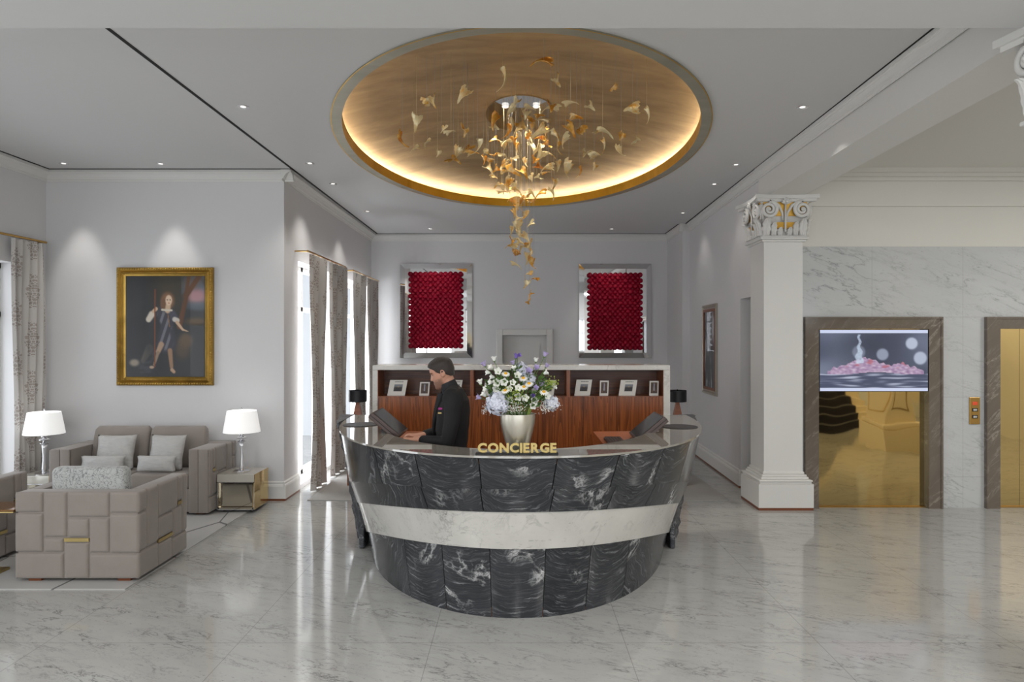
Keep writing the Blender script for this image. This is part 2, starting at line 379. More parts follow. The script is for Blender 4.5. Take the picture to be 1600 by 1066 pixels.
def seg(u,v,ax,ay,bx,by,r0,r1=None,asp=1.2,soft=.3):
    r1=r0 if r1 is None else r1; dx,dy=bx-ax,(by-ay)*asp; px_,py_=u-ax,(v-ay)*asp
    t=max(0,min(1,(px_*dx+py_*dy)/(dx*dx+dy*dy+1e-12))); d=math.hypot(px_-dx*t,py_-dy*t); r=lerp(r0,r1,t)
    return 1-sst(r*(1-soft),r*(1+soft),d)
def nz(u,v,s,k=0): return noise.noise((u*s,v*s,k))*.5+.5
# ------------------------------------------------------------ room
ZC=4.01; BK=13.3
def openwall(mb,axis,c0,c1,a0,a1,z0,z1,ops):
    def bx(p0,p1,q0,q1):
        if p1-p0<1e-6 or q1-q0<1e-6: return
        if axis=='X': mb.box(c0,c1,p0,p1,q0,q1)
        else: mb.box(p0,p1,c0,c1,q0,q1)
    cur=a0
    for (o0,o1,oz0,oz1) in sorted(ops):
        bx(cur,o0,z0,z1); bx(o0,o1,z0,oz0); bx(o0,o1,oz1,z1); cur=o1
    bx(cur,a1,z0,z1)
def XW(y): return 2.81+.033*(y-4.5)
def XB(y): return 2.775+.027*(y-3.6)
LX=-5.74; LX2=-2.84; PY=8.32; EY=7.95
struct(MB().box(-6.6,10.2,-5.4,14.0,-.12,0),'floor',M['floor'])
# main ceiling with oval hole
EC=(.04,7.48); EA,EB=1.91,3.04
def ceil():
    mb=MB(); N=160; x0,x1,y0,y1=-2.72,2.78,3.2,13.5; top=ZC
    inn=[(EC[0]+EA*math.cos(2*PI*i/N),EC[1]+EB*math.sin(2*PI*i/N)) for i in range(N)]
    out=[]
    for i in range(N):
        t=2*PI*i/N; dx,dy=math.cos(t)*EA,math.sin(t)*EB; k=1e9
        if dx>1e-9:k=min(k,(x1-EC[0])/dx)
        if dx<-1e-9:k=min(k,(x0-EC[0])/dx)
        if dy>1e-9:k=min(k,(y1-EC[1])/dy)
        if dy<-1e-9:k=min(k,(y0-EC[1])/dy)
        out.append((EC[0]+dx*k,EC[1]+dy*k))
    vs=[(p[0],p[1],top) for p in inn]+[(p[0],p[1],top) for p in out]
    mb.add(vs,[(i,(i+1)%N,N+(i+1)%N,N+i) for i in range(N)])
    for cx,cy in ((x0,y0),(x1,y0),(x1,y1),(x0,y1)):   # corners
        ang=sorted(range(N),key=lambda i:(out[i][0]-cx)**2+(out[i][1]-cy)**2)[:2]
        mb.add([(cx,cy,top),(*out[ang[0]],top),(*out[ang[1]],top)],[(0,1,2)])
    mb.add([(x0-3.5,y0,top),(x0,y0,top),(x0,y1,top),(x0-3.5,y1,top)],[(0,1,2,3)])
    mb.add([(x1,y0,top),(x1+.7,y0,top),(x1+.7,y1,top),(x1,y1,top)],[(0,1,2,3)])
    mb.box(-6.6,3.5,13.5,14,top,top+.1)
    # roof slab well above so that no daylight leaks in
    mb.box(-6.6,10.2,-5.4,14.0,ZC+1.3,ZC+1.4)
    mb.box(-6.6,10.2,13.9,14.0,ZC,ZC+1.3); mb.box(-6.6,-6.5,-5.4,14,ZC,ZC+1.3)
    return mb
struct(ceil(),'ceiling',M['ceil'])
# black shadow slots
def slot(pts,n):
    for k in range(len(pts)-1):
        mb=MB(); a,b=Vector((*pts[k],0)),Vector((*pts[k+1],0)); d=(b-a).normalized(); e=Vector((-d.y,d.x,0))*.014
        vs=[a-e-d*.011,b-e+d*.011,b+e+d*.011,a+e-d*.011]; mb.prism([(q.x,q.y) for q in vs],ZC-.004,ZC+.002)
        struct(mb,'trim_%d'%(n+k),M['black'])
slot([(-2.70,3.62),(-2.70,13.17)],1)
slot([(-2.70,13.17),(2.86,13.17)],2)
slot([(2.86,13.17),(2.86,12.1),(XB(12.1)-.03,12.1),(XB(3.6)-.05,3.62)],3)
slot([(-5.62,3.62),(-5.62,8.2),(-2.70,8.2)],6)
# walls
mb=MB(); openwall(mb,'X',LX-.32,LX,-5.2,PY+.3,0,ZC+.01,[(5.7,7.87,.06,2.84),(2.2,4.6,.06,2.84),(-1.6,.8,.06,2.84)]); struct(mb,'wall_left',M['wall'])
mb=MB(); mb.box(LX,LX2-.32,PY,PY+.3,0,ZC+.01); struct(mb,'wall_picture',M['wall'])
mb=MB(); openwall(mb,'X',LX2-.32,LX2,PY,BK+.3,0,ZC+.01,[(8.85,10.5,.06,2.98),(11.2,12.95,.06,2.98)]); struct(mb,'wall_alcove',M['wall'])
bd0,bd1,bdz=-.28,.575,2.05
mb=MB(); openwall(mb,'Y',BK,BK+.3,LX2-.3,3.4,0,ZC+.01,[(bd0,bd1,0,bdz)]); struct(mb,'wall_back',M['wall'])
# right wall (slightly angled): pier, picture wall, passage opening
mb=MB()
mb.prism([(2.93,12.1),(3.5,12.1),(3.5,BK),(2.93,BK)],0,ZC+.01)
mb.prism([(XW(9.05),9.05),(3.9,9.05),(3.9,12.1),(XW(12.1),12.1)],0,ZC+.01)
mb.prism([(XW(8.15),8.15),(3.9,8.15),(3.9,9.05),(XW(9.05),9.05)],2.5,ZC+.01)
struct(mb,'wall_right',M['wall'])
mb=MB(); mb.box(3.9,4.0,8.1,9.4,0,2.6); struct(mb,'wall_passage',M['wall'])
# beam along the right bay and transverse beam near camera
struct(MB().prism([(XB(3.6),2.9),(3.18,2.9),(3.31,8.2),(XB(8.2),8.2)],3.62,ZC+.05),'wall_beam',M['trim'])
struct(MB().box(-6.1,10.2,2.7,3.64,3.615,ZC+.6),'wall_crossbeam',M['ceil'])
# ceilings of the bay and behind the camera
struct(MB().box(3.2,10.2,3.6,8.2,3.93,4.05),'ceiling_bay',M['bay'])
struct(MB().box(-6.6,10.2,-5.4,2.75,3.93,4.05),'ceiling_rear',M['ceil'])
# lift wall
D1=(3.494,4.769); D2=(5.596,6.17); DZ=2.085
mb=MB(); openwall(mb,'Y',EY,EY+.4,3.28,10.2,0,3.04,[(D1[0]-.03,D1[1]+.03,0,DZ+.03),(D2[0]-.03,D2[1]+.03,0,DZ+.03)]); struct(mb,'wall_lift',M['wmarble'])
mb=MB(); mb.box(3.28,10.2,EY+.012,EY+.4,3.04,4.0); mb.box(3.28,10.2,EY-.015,EY+.4,3.51,3.95); struct(mb,'wall_lift_upper',M['bay'])
mb=MB()
for k,(dy,z0,z1) in enumerate(((.03,3.80,3.84),(.07,3.84,3.88),(.12,3.88,3.93))): mb.box(3.28,10.2,EY-.02-dy,EY,z0,z1)
struct(mb,'trim_12',M['bay'])
struct(MB().box(10.1,10.2,-5.4,8.2,0,4),'wall_bay',M['bay'])
mb=MB(); openwall(mb,'Y',-5.4,-5.1,-6.6,10.2,0,4.05,[(-5.4,-3.0,.1,3.4),(-2.4,0,.1,3.4),(.6,3.0,.1,3.4),(3.8,6.0,.1,3.4),(6.6,9.2,.1,3.4)]); struct(mb,'wall_rear',M['wall'])
# cornices
def cornice(pts,nrm,n,top=ZC-.004,mat='trim',dep=1.0):
    mb=MB(); prof=[(0,-.125),(.015,-.125),(.02,-.105),(.035,-.10),(.045,-.075),(.07,-.045),(.085,-.04),(.095,-.03),(.11,-.03),(.11,0),(0,0)]
    a,b=Vector((*pts[0],0)),Vector((*pts[1],0)); e=Vector((*nrm,0))
    vs=[]
    for P in (a,b):
        for (o,z) in prof: q=P+e*o*dep; vs.append((q.x,q.y,top+z))
    m=len(prof); mb.add(vs,[(i,(i+1)%m,m+(i+1)%m,m+i) for i in range(m)]+[tuple(range(m))[::-1],tuple(range(m,2*m))])
    struct(mb,'trim_%d'%n,M[mat])
cornice([(LX2,PY-.12),(LX2,BK)],(1,0),13); cornice([(LX,PY),(LX2+.12,PY)],(0,-1),14); cornice([(LX,2.7),(LX,PY)],(1,0),15)
cornice([(LX2,BK),(2.95,BK)],(0,-1),16); cornice([(2.93,BK),(2.93,12.0)],(-1,0),17,dep=.6); cornice([(2.87,12.1),(XW(12.1)+.02,12.1)],(0,-1),18,dep=.6)
cornice([(XW(12.1),12.1),(XW(8.0),8.0)],(-1,0),19,dep=.7); cornice([(XB(8.2),8.2),(XB(3.6),3.6)],(-1,0),20,dep=.45)
# baseboards
def base(pts,nrm,name):
    a,b=Vector((*pts[0],0)),Vector((*pts[1],0)); e=Vector((*nrm,0)); o=[]
    for nm,prof,mt in (('a',[(0,.025),(.03,.025),(.03,.17),(.024,.19),(.016,.20),(.016,.22),(.006,.235),(0,.235)],'trim'),('b',[(0,0),(.027,0),(.027,.025),(0,.025)],'brownwood')):
        mb=MB(); vs=[]
        for P in (a,b):
            for (k,z) in prof: q=P+e*k; vs.append((q.x,q.y,z))
        m=len(prof); mb.add(vs,[(i,(i+1)%m,m+(i+1)%m,m+i) for i in range(m)]+[tuple(range(m))[::-1],tuple(range(m,2*m))])
        if nm=='a': r=struct(mb,name,M[mt])
        else: build(mb,'wood_strip',M[mt],r)
base([(LX,PY),(LX2,PY)],(0,-1),'baseboard_picture'); base([(LX2,PY-.03),(LX2,8.85)],(1,0),'baseboard_alcove')
base([(XW(9.02),9.02),(XW(12.1),12.1)],(-1,.03),'baseboard_right'); base([(XW(9.05)-.03,9.05),(3.9,9.05)],(0,-1),'baseboard_passage')
base([(LX2,BK),(2.93,BK)],(0,-1),'baseboard_back')
# windows
def window(n,x,y0,y1,z0,z1,axis='X'):
    mb=MB(); t=.06; ym=(y0+y1)/2
    for (a,b,c,d) in ((y0,y0+t,z0,z1),(y1-t,y1,z0,z1),(y0,y1,z0,z0+t),(y0,y1,z1-t,z1),(ym-.04,ym+.04,z0,z1),(y0,y1,z1-.62,z1-.56)):
        if axis=='X': mb.box(x-.04,x+.04,a,b,c,d)
        else: mb.box(a,b,x-.04,x+.04,c,d)
    w=struct(mb,'window_%d'%n,M['trim'])
    g=MB(); g.box(x-.004,x+.004,y0+t,y1-t,z0+t,z1-t) if axis=='X' else g.box(y0+t,y1-t,x-.004,x+.004,z0+t,z1-t)
    build(g,'pane',M['glass'],w)
window(1,LX-.25,5.7,7.87,.06,2.84); window(2,LX-.25,2.2,4.6,.06,2.84); window(3,LX-.25,-1.6,.8,.06,2.84)
window(4,LX2-.25,8.85,10.5,.06,2.98); window(5,LX2-.25,11.2,12.95,.06,2.98)
for i,(a,b) in enumerate(((-5.4,-3.0),(-2.4,0),(.6,3.0),(3.8,6.0),(6.6,9.2))): window(6+i,-5.25,a,b,.1,3.4,'Y')  # unseen rear windows, made large to flatten the ambient light
# back door
d=struct(MB().box(bd0,bd1,BK+.10,BK+.15,0,bdz),'door_1',M['trim'])
mb=MB()
for a,b,c,e in ((bd0-.12,bd0+.0,0,bdz+.12),(bd1,bd1+.12,0,bdz+.12),(bd0,bd1,bdz,bdz+.12)): mb.rbox(a,b,BK-.05,BK+.1,c,e,.012,2)
build(mb,'door_frame',M['trim'],d)
mb=MB()
for a,b,c,e in ((bd0+.13,bd1-.13,1.84,1.87),(bd0+.13,bd0+.16,.3,1.84),(bd1-.16,bd1-.13,.3,1.84)): mb.box(a,b,BK+.085,BK+.1,c,e)
build(mb,'door_moulding',M['trim'],d)
# lift doors
def liftdoor(n,x0,x1,split):
    mb=MB(); y=EY+.05
    for a,b in ((x0,split-.002),(split+.002,x1)) if split else ((x0,x1),): mb.box(a,b,y,y+.03,0.0,DZ)
    d=struct(mb,'door_%d'%n,M['doorgold'])
    mb=MB(); w=.156; t=.133
    mb.box(x0-w,x0,EY-.045,EY+.1,0,DZ+t); mb.box(x1,x1+w,EY-.045,EY+.1,0,DZ+t); mb.box(x0,x1,EY-.045,EY+.1,DZ,DZ+t)
    mb.box(x0-w-.004,x0-w+.02,EY-.055,EY,0,DZ+t+.004); mb.box(x1+w-.02,x1+w+.004,EY-.055,EY,0,DZ+t+.004); mb.box(x0-w+.02,x1+w-.02,EY-.055,EY,DZ+t-.02,DZ+t+.004)
    build(mb,'stone_frame',M['brownmarble'],d)
    mb=MB()
    mb.box(x0,x1,EY+.01,EY+.05,-.002,.008)
    build(mb,'brass_edge',M['brass'],d)
liftdoor(2,D1[0],D1[1],0); liftdoor(3,D2[0],D2[1],5.885)
# ------------------------------------------------------------ dome
def ering(mb,prof,N=160):   # prof: list of (offset, z) from the hole ellipse
    vs=[]
    for (o,z) in prof:
        for i in range(N):
            t=2*PI*i/N; vs.append((EC[0]+(EA+o)*math.cos(t),EC[1]+(EB+o)*math.sin(t),z))
    mb.add(vs,[(j*N+i,j*N+(i+1)%N,(j+1)*N+(i+1)%N,(j+1)*N+i) for j in range(len(prof)-1) for i in range(N)])
mb=MB(); R0=.178; DA,DB=EA+.14,EB+.14; N=160; rings=28
vs=[]
def dz(r): return ZC+.13+.30*(1-r**2.0)
for j in range(rings+1):
    r=1-(1-.187)*j/rings
    for i in range(N): t=2*PI*i/N; vs.append((EC[0]+DA*r*math.cos(t),EC[1]+DB*r*math.sin(t),dz(r)))
mb.add(vs,[(j*N+i,j*N+(i+1)%N,(j+1)*N+(i+1)%N,(j+1)*N+i) for j in range(rings) for i in range(N)])
ra,rb=DA*.187,DB*.187; zt=dz(.187)
dome=struct(mb,'ceiling_dome',M['dome'],smooth=True)
mb=MB(); mb.add([(EC[0]+ra*math.cos(2*PI*i/N),EC[1]+rb*math.sin(2*PI*i/N),z) for z in (zt-.012,zt+.14) for i in range(N)],[(i,(i+1)%N,N+(i+1)%N,N+i) for i in range(N)])
build(mb,'recess_wall',M['dome'],dome,smooth=True)
mb=MB(); mb.add([(EC[0]+ra*math.cos(2*PI*i/N),EC[1]+rb*math.sin(2*PI*i/N),zt+.13) for i in range(N)],[tuple(range(N))])
build(mb,'mirror_plate',M['mirrorbev'],dome)
for k,(dx,dy) in enumerate(((-.17,.1),(.17,.1),(-.17,-.25),(.17,-.25))):
    mb=MB().lathe([(0,-.012),(.035,-.012),(.04,0)],16,(EC[0]+dx,EC[1]+dy,zt+.12)); build(mb,'recess_lamp',M['bulb'],dome)
mb=MB(); ering(mb,[(-.10,ZC+.10),(-.10,ZC-.012)]); ri=struct(mb,'trim_30',M['lip'],smooth=True)
mb=MB(); ering(mb,[(-.10,ZC-.012),(.0,ZC-.012),(.0,ZC+.0)]); build(mb,'rim_underside',M['rimunder'],ri)
mb=MB(); ering(mb,[(.004,ZC-.014),(-.006,ZC-.014)]); build(mb,'rim_edge',M['lip'],ri)
mb=MB(); ering(mb,[(-.10,ZC+.10),(-.09,ZC+.10),(-.09,ZC+.04),(.15,ZC+.04),(.15,ZC+.16)]); build(mb,'light_trough',M['ceil'],ri)
mb=MB(); ering(mb,[(.03,ZC+.055),(.05,ZC+.055),(.05,ZC+.065),(.03,ZC+.065),(.03,ZC+.055)],96); build(mb,'light_strip',M['led'],ri)
# ------------------------------------------------------------ column with capital
def spiral(c,ax,ay,r0,turns,sgn,n=46):
    pts=[];
    for i in range(n):
        t=i/(n-1); a=turns*2*PI*t; r=r0*(1-t)**.8+.012*(1-t)+.006
        p=Vector(c)+Vector(ax)*(math.cos(PI/2+a*1)*r*sgn)+Vector(ay)*(math.sin(PI/2+a*1)*r); pts.append(p)
    return pts
def faces4(h):   # centre-relative face frames: (origin normal, right, up)
    for nrm,rt in (((0,-1,0),(1,0,0)),((-1,0,0),(0,-1,0)),((0,1,0),(-1,0,0)),((1,0,0),(0,1,0))):
        yield Vector(nrm),Vector(rt)
def column(cx,cy,label,gilded,full=True):
    t=thing('column',label,'column',(cx,cy,0))
    h=.225; C=Vector((cx,cy,0)); up=Vector((0,0,1))
    mb=MB(); mb.box(cx-h,cx+h,cy-h,cy+h,.30,3.13); build(mb,'shaft',M['trim'],t)
    e9=.09 if full else 0.0
    mb=MB(); mb.box(cx-h-e9,cx+h+e9,cy-h-e9,cy+h+e9,.03,.30)
    for k,(o,a,b) in enumerate(((.075,.30,.325),(.085,.325,.345),(.05,.345,.375),(.035,.375,.40),(.015,.40,.43)) if full else ()): mb.rbox(cx-h-o,cx+h+o,cy-h-o,cy+h+o,a,b,.008,2)
    pl=build(mb,'plinth',M['trim'],t); e9-=.003; mb=MB().box(cx-h-e9,cx+h+e9,cy-h-e9,cy+h+e9,0,.03); build(mb,'wood_strip',M['brownwood'],pl)
    mb=MB()
    for o,a,b in ((.03,3.09,3.115),(.055,3.115,3.14),(.035,3.14,3.165)): mb.rbox(cx-h-o,cx+h+o,cy-h-o,cy+h+o,a,b,.008,2)
    build(mb,'necking',M['trim'],t)
    # bell
    mb=MB(); prof=[(h+.0,3.16),(h+.005,3.25),(h+.02,3.36),(h+.03,3.5),(h+.06,3.56)]
    for i in range(len(prof)-1):
        (a,z0),(b,z1)=prof[i],prof[i+1]
        mb.add([(cx-a,cy-a,z0),(cx+a,cy-a,z0),(cx+a,cy+a,z0),(cx-a,cy+a,z0),(cx-b,cy-b,z1),(cx+b,cy-b,z1),(cx+b,cy+b,z1),(cx-b,cy+b,z1)],[(0,1,5,4),(1,2,6,5),(2,3,7,6),(3,0,4,7)])
    cap=build(mb,'capital',M['plaster'],t)
    # abacus with concave sides
    mb=MB()
    for (o,z0,z1) in ((.115,3.545,3.575),(.14,3.575,3.618)):
        pts=[]
        for nrm,rt in faces4(h):
            for k in range(9):
                s=-1+2*k/8; dd=h+o-.045*(1-s*s); pts.append(C+nrm*dd+rt*s*(h+o))
        mb.prism([(p.x,p.y) for p in pts],z0,z1)
    build(mb,'abacus',M['plaster'],cap)
    for nrm,rt in faces4(h):
        O=C+nrm*(h+.035)
        # gold panel
        if gilded:
            mb=MB(); 
            for (a,b,z0,z1) in ((-.25,.25,3.385,3.54),(-.12,.12,3.24,3.31)):
                P=[O+rt*a+up*z0+nrm*.006,O+rt*b+up*z0+nrm*.006,O+rt*b+up*z1+nrm*.022,O+rt*a+up*z1+nrm*.022]; Q=[p-nrm*.03 for p in P]
                mb.add(P+Q,[(0,1,2,3),(4,7,6,5),(0,4,5,1),(1,5,6,2),(2,6,7,3),(3,7,4,0)])
            build(mb,'gold_panel',M['capgold'],cap)
        for sg in (-1,1):
            mb=MB(); c=O+rt*(sg*.19)+up*3.455+nrm*.04
            pts=spiral(c,rt,up,.078,2.1,sg); lead=[O+rt*(sg*.015)+up*3.33,O+rt*(sg*.03)+up*3.42+nrm*.01,O+rt*(sg*.075)+up*3.50+nrm*.025,O+rt*(sg*.14)+up*3.54+nrm*.04]
            m=len(pts); rad=[.012,.016,.018,.020]+[.022-.008*i/m for i in range(m)]
            mb.tube(lead+pts,rad,8); mb.ball(c+nrm*.01,.02,10,6)
            mb.cap(O+rt*(sg*.27)+up*3.5+nrm*.02,O+rt*(sg*.25)+up*3.36+nrm*.01,.018,.012,8)
            build(mb,'volute',M['plaster'],cap,smooth=True)
        # acanthus leaves
        for k,(s,zb,hh,w,out) in enumerate(((-.21,3.16,.215,.095,.06),(-.125,3.16,.17,.07,.045),(-.055,3.16,.10,.06,.035),(.055,3.16,.10,.06,.035),(.125,3.16,.17,.07,.045),(.21,3.16,.215,.095,.06))):
            mb=MB()
            def lf(a,b,s=s,zb=zb,hh=hh,w=w,out=out):
                q=a*2-1; wid=w*.5*(.65+.5*math.sin(PI*min(1,b*1.05)))*(1-.35*b*b)*(1+.16*math.sin(b*22)*abs(q))
                cu=out*(b**2.6); zz=zb+hh*(b-.12*max(0,b-.8)*5*b)
                return O+rt*(s+q*wid)+up*zz+nrm*(cu+.018*(1-q*q)+.008*math.cos(q*9)+.012)
            mb.grid(lf,15,14)
            g=len(mb.v); 
            def lb(a,b): return lf(a,b)-nrm*.012
            mb.grid(lb,15,14)
            build(mb,'acanthus_leaf',M['plaster'],cap,smooth=True)
        mb=MB()
        for q in range(7):
            a=PI*(q/6); mb.tube([O+up*3.52+nrm*.03,O+rt*math.cos(a)*.03+up*(3.53+.03*math.sin(a))+nrm*.06,O+rt*math.cos(a)*.055+up*(3.53+.06*math.sin(a))+nrm*.065],[.014,.014,.006],8)
        mb.ball(O+up*3.54+nrm*.07,.02,10,6); mb.tube([O+up*3.2+nrm*.03,O+up*3.52+nrm*.03],.012,8)
        build(mb,'rosette',M['plaster'],cap,smooth=True)
    return t
column(3.083,8.135,'square white column with gilded scroll capital beside the lift screen','1')
column(3.02,3.45,'nearer square white column, its plain white scroll capital cut by right edge of photo',None,False)
# ------------------------------------------------------------ lift furniture: screen, call panel
tv=thing('wall_screen','wide flat screen showing a pink splash, above the gold lift door','screen',(4.13,EY,1.354))
x0,x1,z0,z1=D1[0]+.006,D1[1]-.004,1.355,2.078
build(MB().rbox(x0,x1,EY-.04,EY+.05,z0,z1,.006,2),'housing',M['darkmetal'],tv)
def tvf(u,v):
    c=mixc((66,72,92),(120,128,150),sst(.2,.9,nz(u,v,2.2)))
    c=mixc(c,(40,44,60),.5*ell(u,v,.35,.3,.25,.4,0,.8))
    for (cx,cy,r,k) in ((.85,.22,.055,.85),(.93,.46,.06,.8),(.58,.40,.055,.6),(.36,.36,.06,.35)): c=mixc(c,(196,206,226),k*ell(u,v*1,cx,cy,r,r*1.75,0,.2))
    c=mixc(c,(72,78,104),sst(.70,.74,v)*.9)
    if v>.7: c=mixc(c,(206,212,232),sst(.45,.8,nz(u*2,v*14,2.5,3))*.8)
    top=.62-.16*math.exp(-((u-.42)/.17)**2)-.07*math.exp(-((u-.75)/.1)**2)-.05*(nz(u,0,28)-.5)*2+.18*max(0,abs(u-.52)-.38)/.1*.5
    if .07<u<.96 and v>top and v<.71+.02*math.sin(u*9):
        k=nz(u,v,30,1); q=mixc((132,100,140),(214,198,216),k); q=mixc(q,(176,96,110),.7*sst(.55,.7,nz(u,v,16,5))*(v<.62)); c=q
    w=.014+.03*sst(.2,.5,v)
    if v>.07 and v<.55: c=mixc(c,(196,212,232),(1-sst(w*.6,w,abs(u-.365-.008*math.sin(v*40))))*(.55+.4*nz(u,v,60,2)))
    if v<.055 or v>.945: c=(206,214,240)
    return c
picture('display',M['screen'],tv,(x0+.008,EY-.0405,z1-.008),(x1-x0-.016,0,0),(0,0,-(z1-z0-.016)),150,90,tvf)
cp=thing('call_panel','small gold call button panel on white marble between the lifts','panel',(5.32,EY,1.0))
ax,_,az=px(1514,621,EY); bx,_,bz=px(1530.5,663,EY)
build(MB().rbox(ax,bx,EY-.012,EY,bz,az,.004,2),'plate',M['brass'],cp)
m_=(ax+bx)/2
build(MB().rbox(m_-.03,m_+.03,EY-.017,EY-.01,az-.09,az-.05,.003,2),'indicator',glow('red_indicator',srgb(170,60,30),.7),cp)
for k in range(2):
    b=build(MB().rbox(m_-.032,m_+.032,EY-.018,EY-.01,az-.165-k*.08,az-.125-k*.08,.003,2),'button',M['darkmetal'],cp); build(MB().rbox(m_-.022,m_+.022,EY-.021,EY-.015,az-.157-k*.08,az-.133-k*.08,.003,2),'button_face',M['chrome'],b)
# ------------------------------------------------------------ downlights
LIGHTS=[(-2.415,6.02),(-2.41,7.94),(-2.42,8.98),(-2.39,10.9),(2.52,6.03),(2.565,8.0),(2.6,9.0),(2.68,11.04),(-5.28,7.95),(-4.16,7.97),(-1.6,12.62),(1.75,12.62)]
desc=['nearest ceiling downlight left of the dome','ceiling downlight left of dome level with picture wall','third ceiling downlight left of dome','farthest ceiling downlight left of the dome',
 'nearest ceiling downlight right of the dome','second ceiling downlight right of the dome','third ceiling downlight right of the dome','farthest ceiling downlight right of the dome',
 'recessed ceiling downlight near the corner curtain','recessed ceiling downlight above the gilt framed portrait','small ceiling downlight above left red rose mirror','small ceiling downlight above right red rose mirror']
dl=thing('ceiling_downlight',desc[0],'light',(0,0,ZC),'recessed ceiling downlights')
build(MB().lathe([(.028,-.001),(.05,-.004),(.052,-.001),(.05,.0)],24,(0,0,ZC)),'trim_ring',M['chrome'],dl)
build(MB().lathe([(.0,-.002),(.024,-.002),(.026,.001)],20,(0,0,ZC)),'bulb',M['bulb'],dl)
for i,(x,y) in enumerate(LIGHTS):
    o=dl if i==0 else copy_tree(dl); o.location=(x,y,ZC); o['label']=desc[i]
# ------------------------------------------------------------ picture wall: portrait
pt=thing('portrait_painting','dark oil portrait of a standing child with staff in carved gilt frame','painting',(-4.27,PY,1.38))
X0,_,Z1=px(182.5,418,PY-.03); X1,_,Z0=px(333,602.5,PY-.03)
fw=.105
def framebox(x0,x1,z0,z1,w,prof,y):   # prof (inset fraction, out)
    mb=MB(); n=len(prof); vs=[]
    for (k,o) in prof:
        d=k*w
        vs+= [(x0+d,y-o,z0+d),(x1-d,y-o,z0+d),(x1-d,y-o,z1-d),(x0+d,y-o,z1-d)]
    mb.add(vs,[(j*4+i,j*4+(i+1)%4,(j+1)*4+(i+1)%4,(j+1)*4+i) for j in range(n-1) for i in range(4)]); return mb
mb=framebox(X0,X1,Z0,Z1,fw,[(0,0),(0,.035),(.1,.05),(.3,.055),(.45,.04),(.6,.05),(.8,.03),(1,.02),(1,0)],PY)
fr=build(mb,'frame',M['framegold'],pt)
mb=MB()
def orn(xa,za,xb,zb,n,r):
    for i in range(n):
        t=(i+.5)/n; mb.ball((lerp(xa,xb,t),PY-.052,lerp(za,zb,t)),r,8,5,(1,.6,1))
q=.022
orn(X0+q,Z1-q,X1-q,Z1-q,38,.015); orn(X0+q,Z0+q,X1-q,Z0+q,38,.015); orn(X0+q,Z0+q,X0+q,Z1-q,46,.015); orn(X1-q,Z0+q,X1-q,Z1-q,46,.015)
build(mb,'carved_beading',M['framegold'],fr,smooth=True); mb=MB(); q=.068
orn(X0+q,Z1-q,X1-q,Z1-q,60,.008); orn(X0+q,Z0+q,X1-q,Z0+q,60,.008); orn(X0+q,Z0+q,X0+q,Z1-q,72,.008); orn(X1-q,Z0+q,X1-q,Z1-q,72,.008)
build(mb,'carved_beading',M['framegold'],fr,smooth=True)
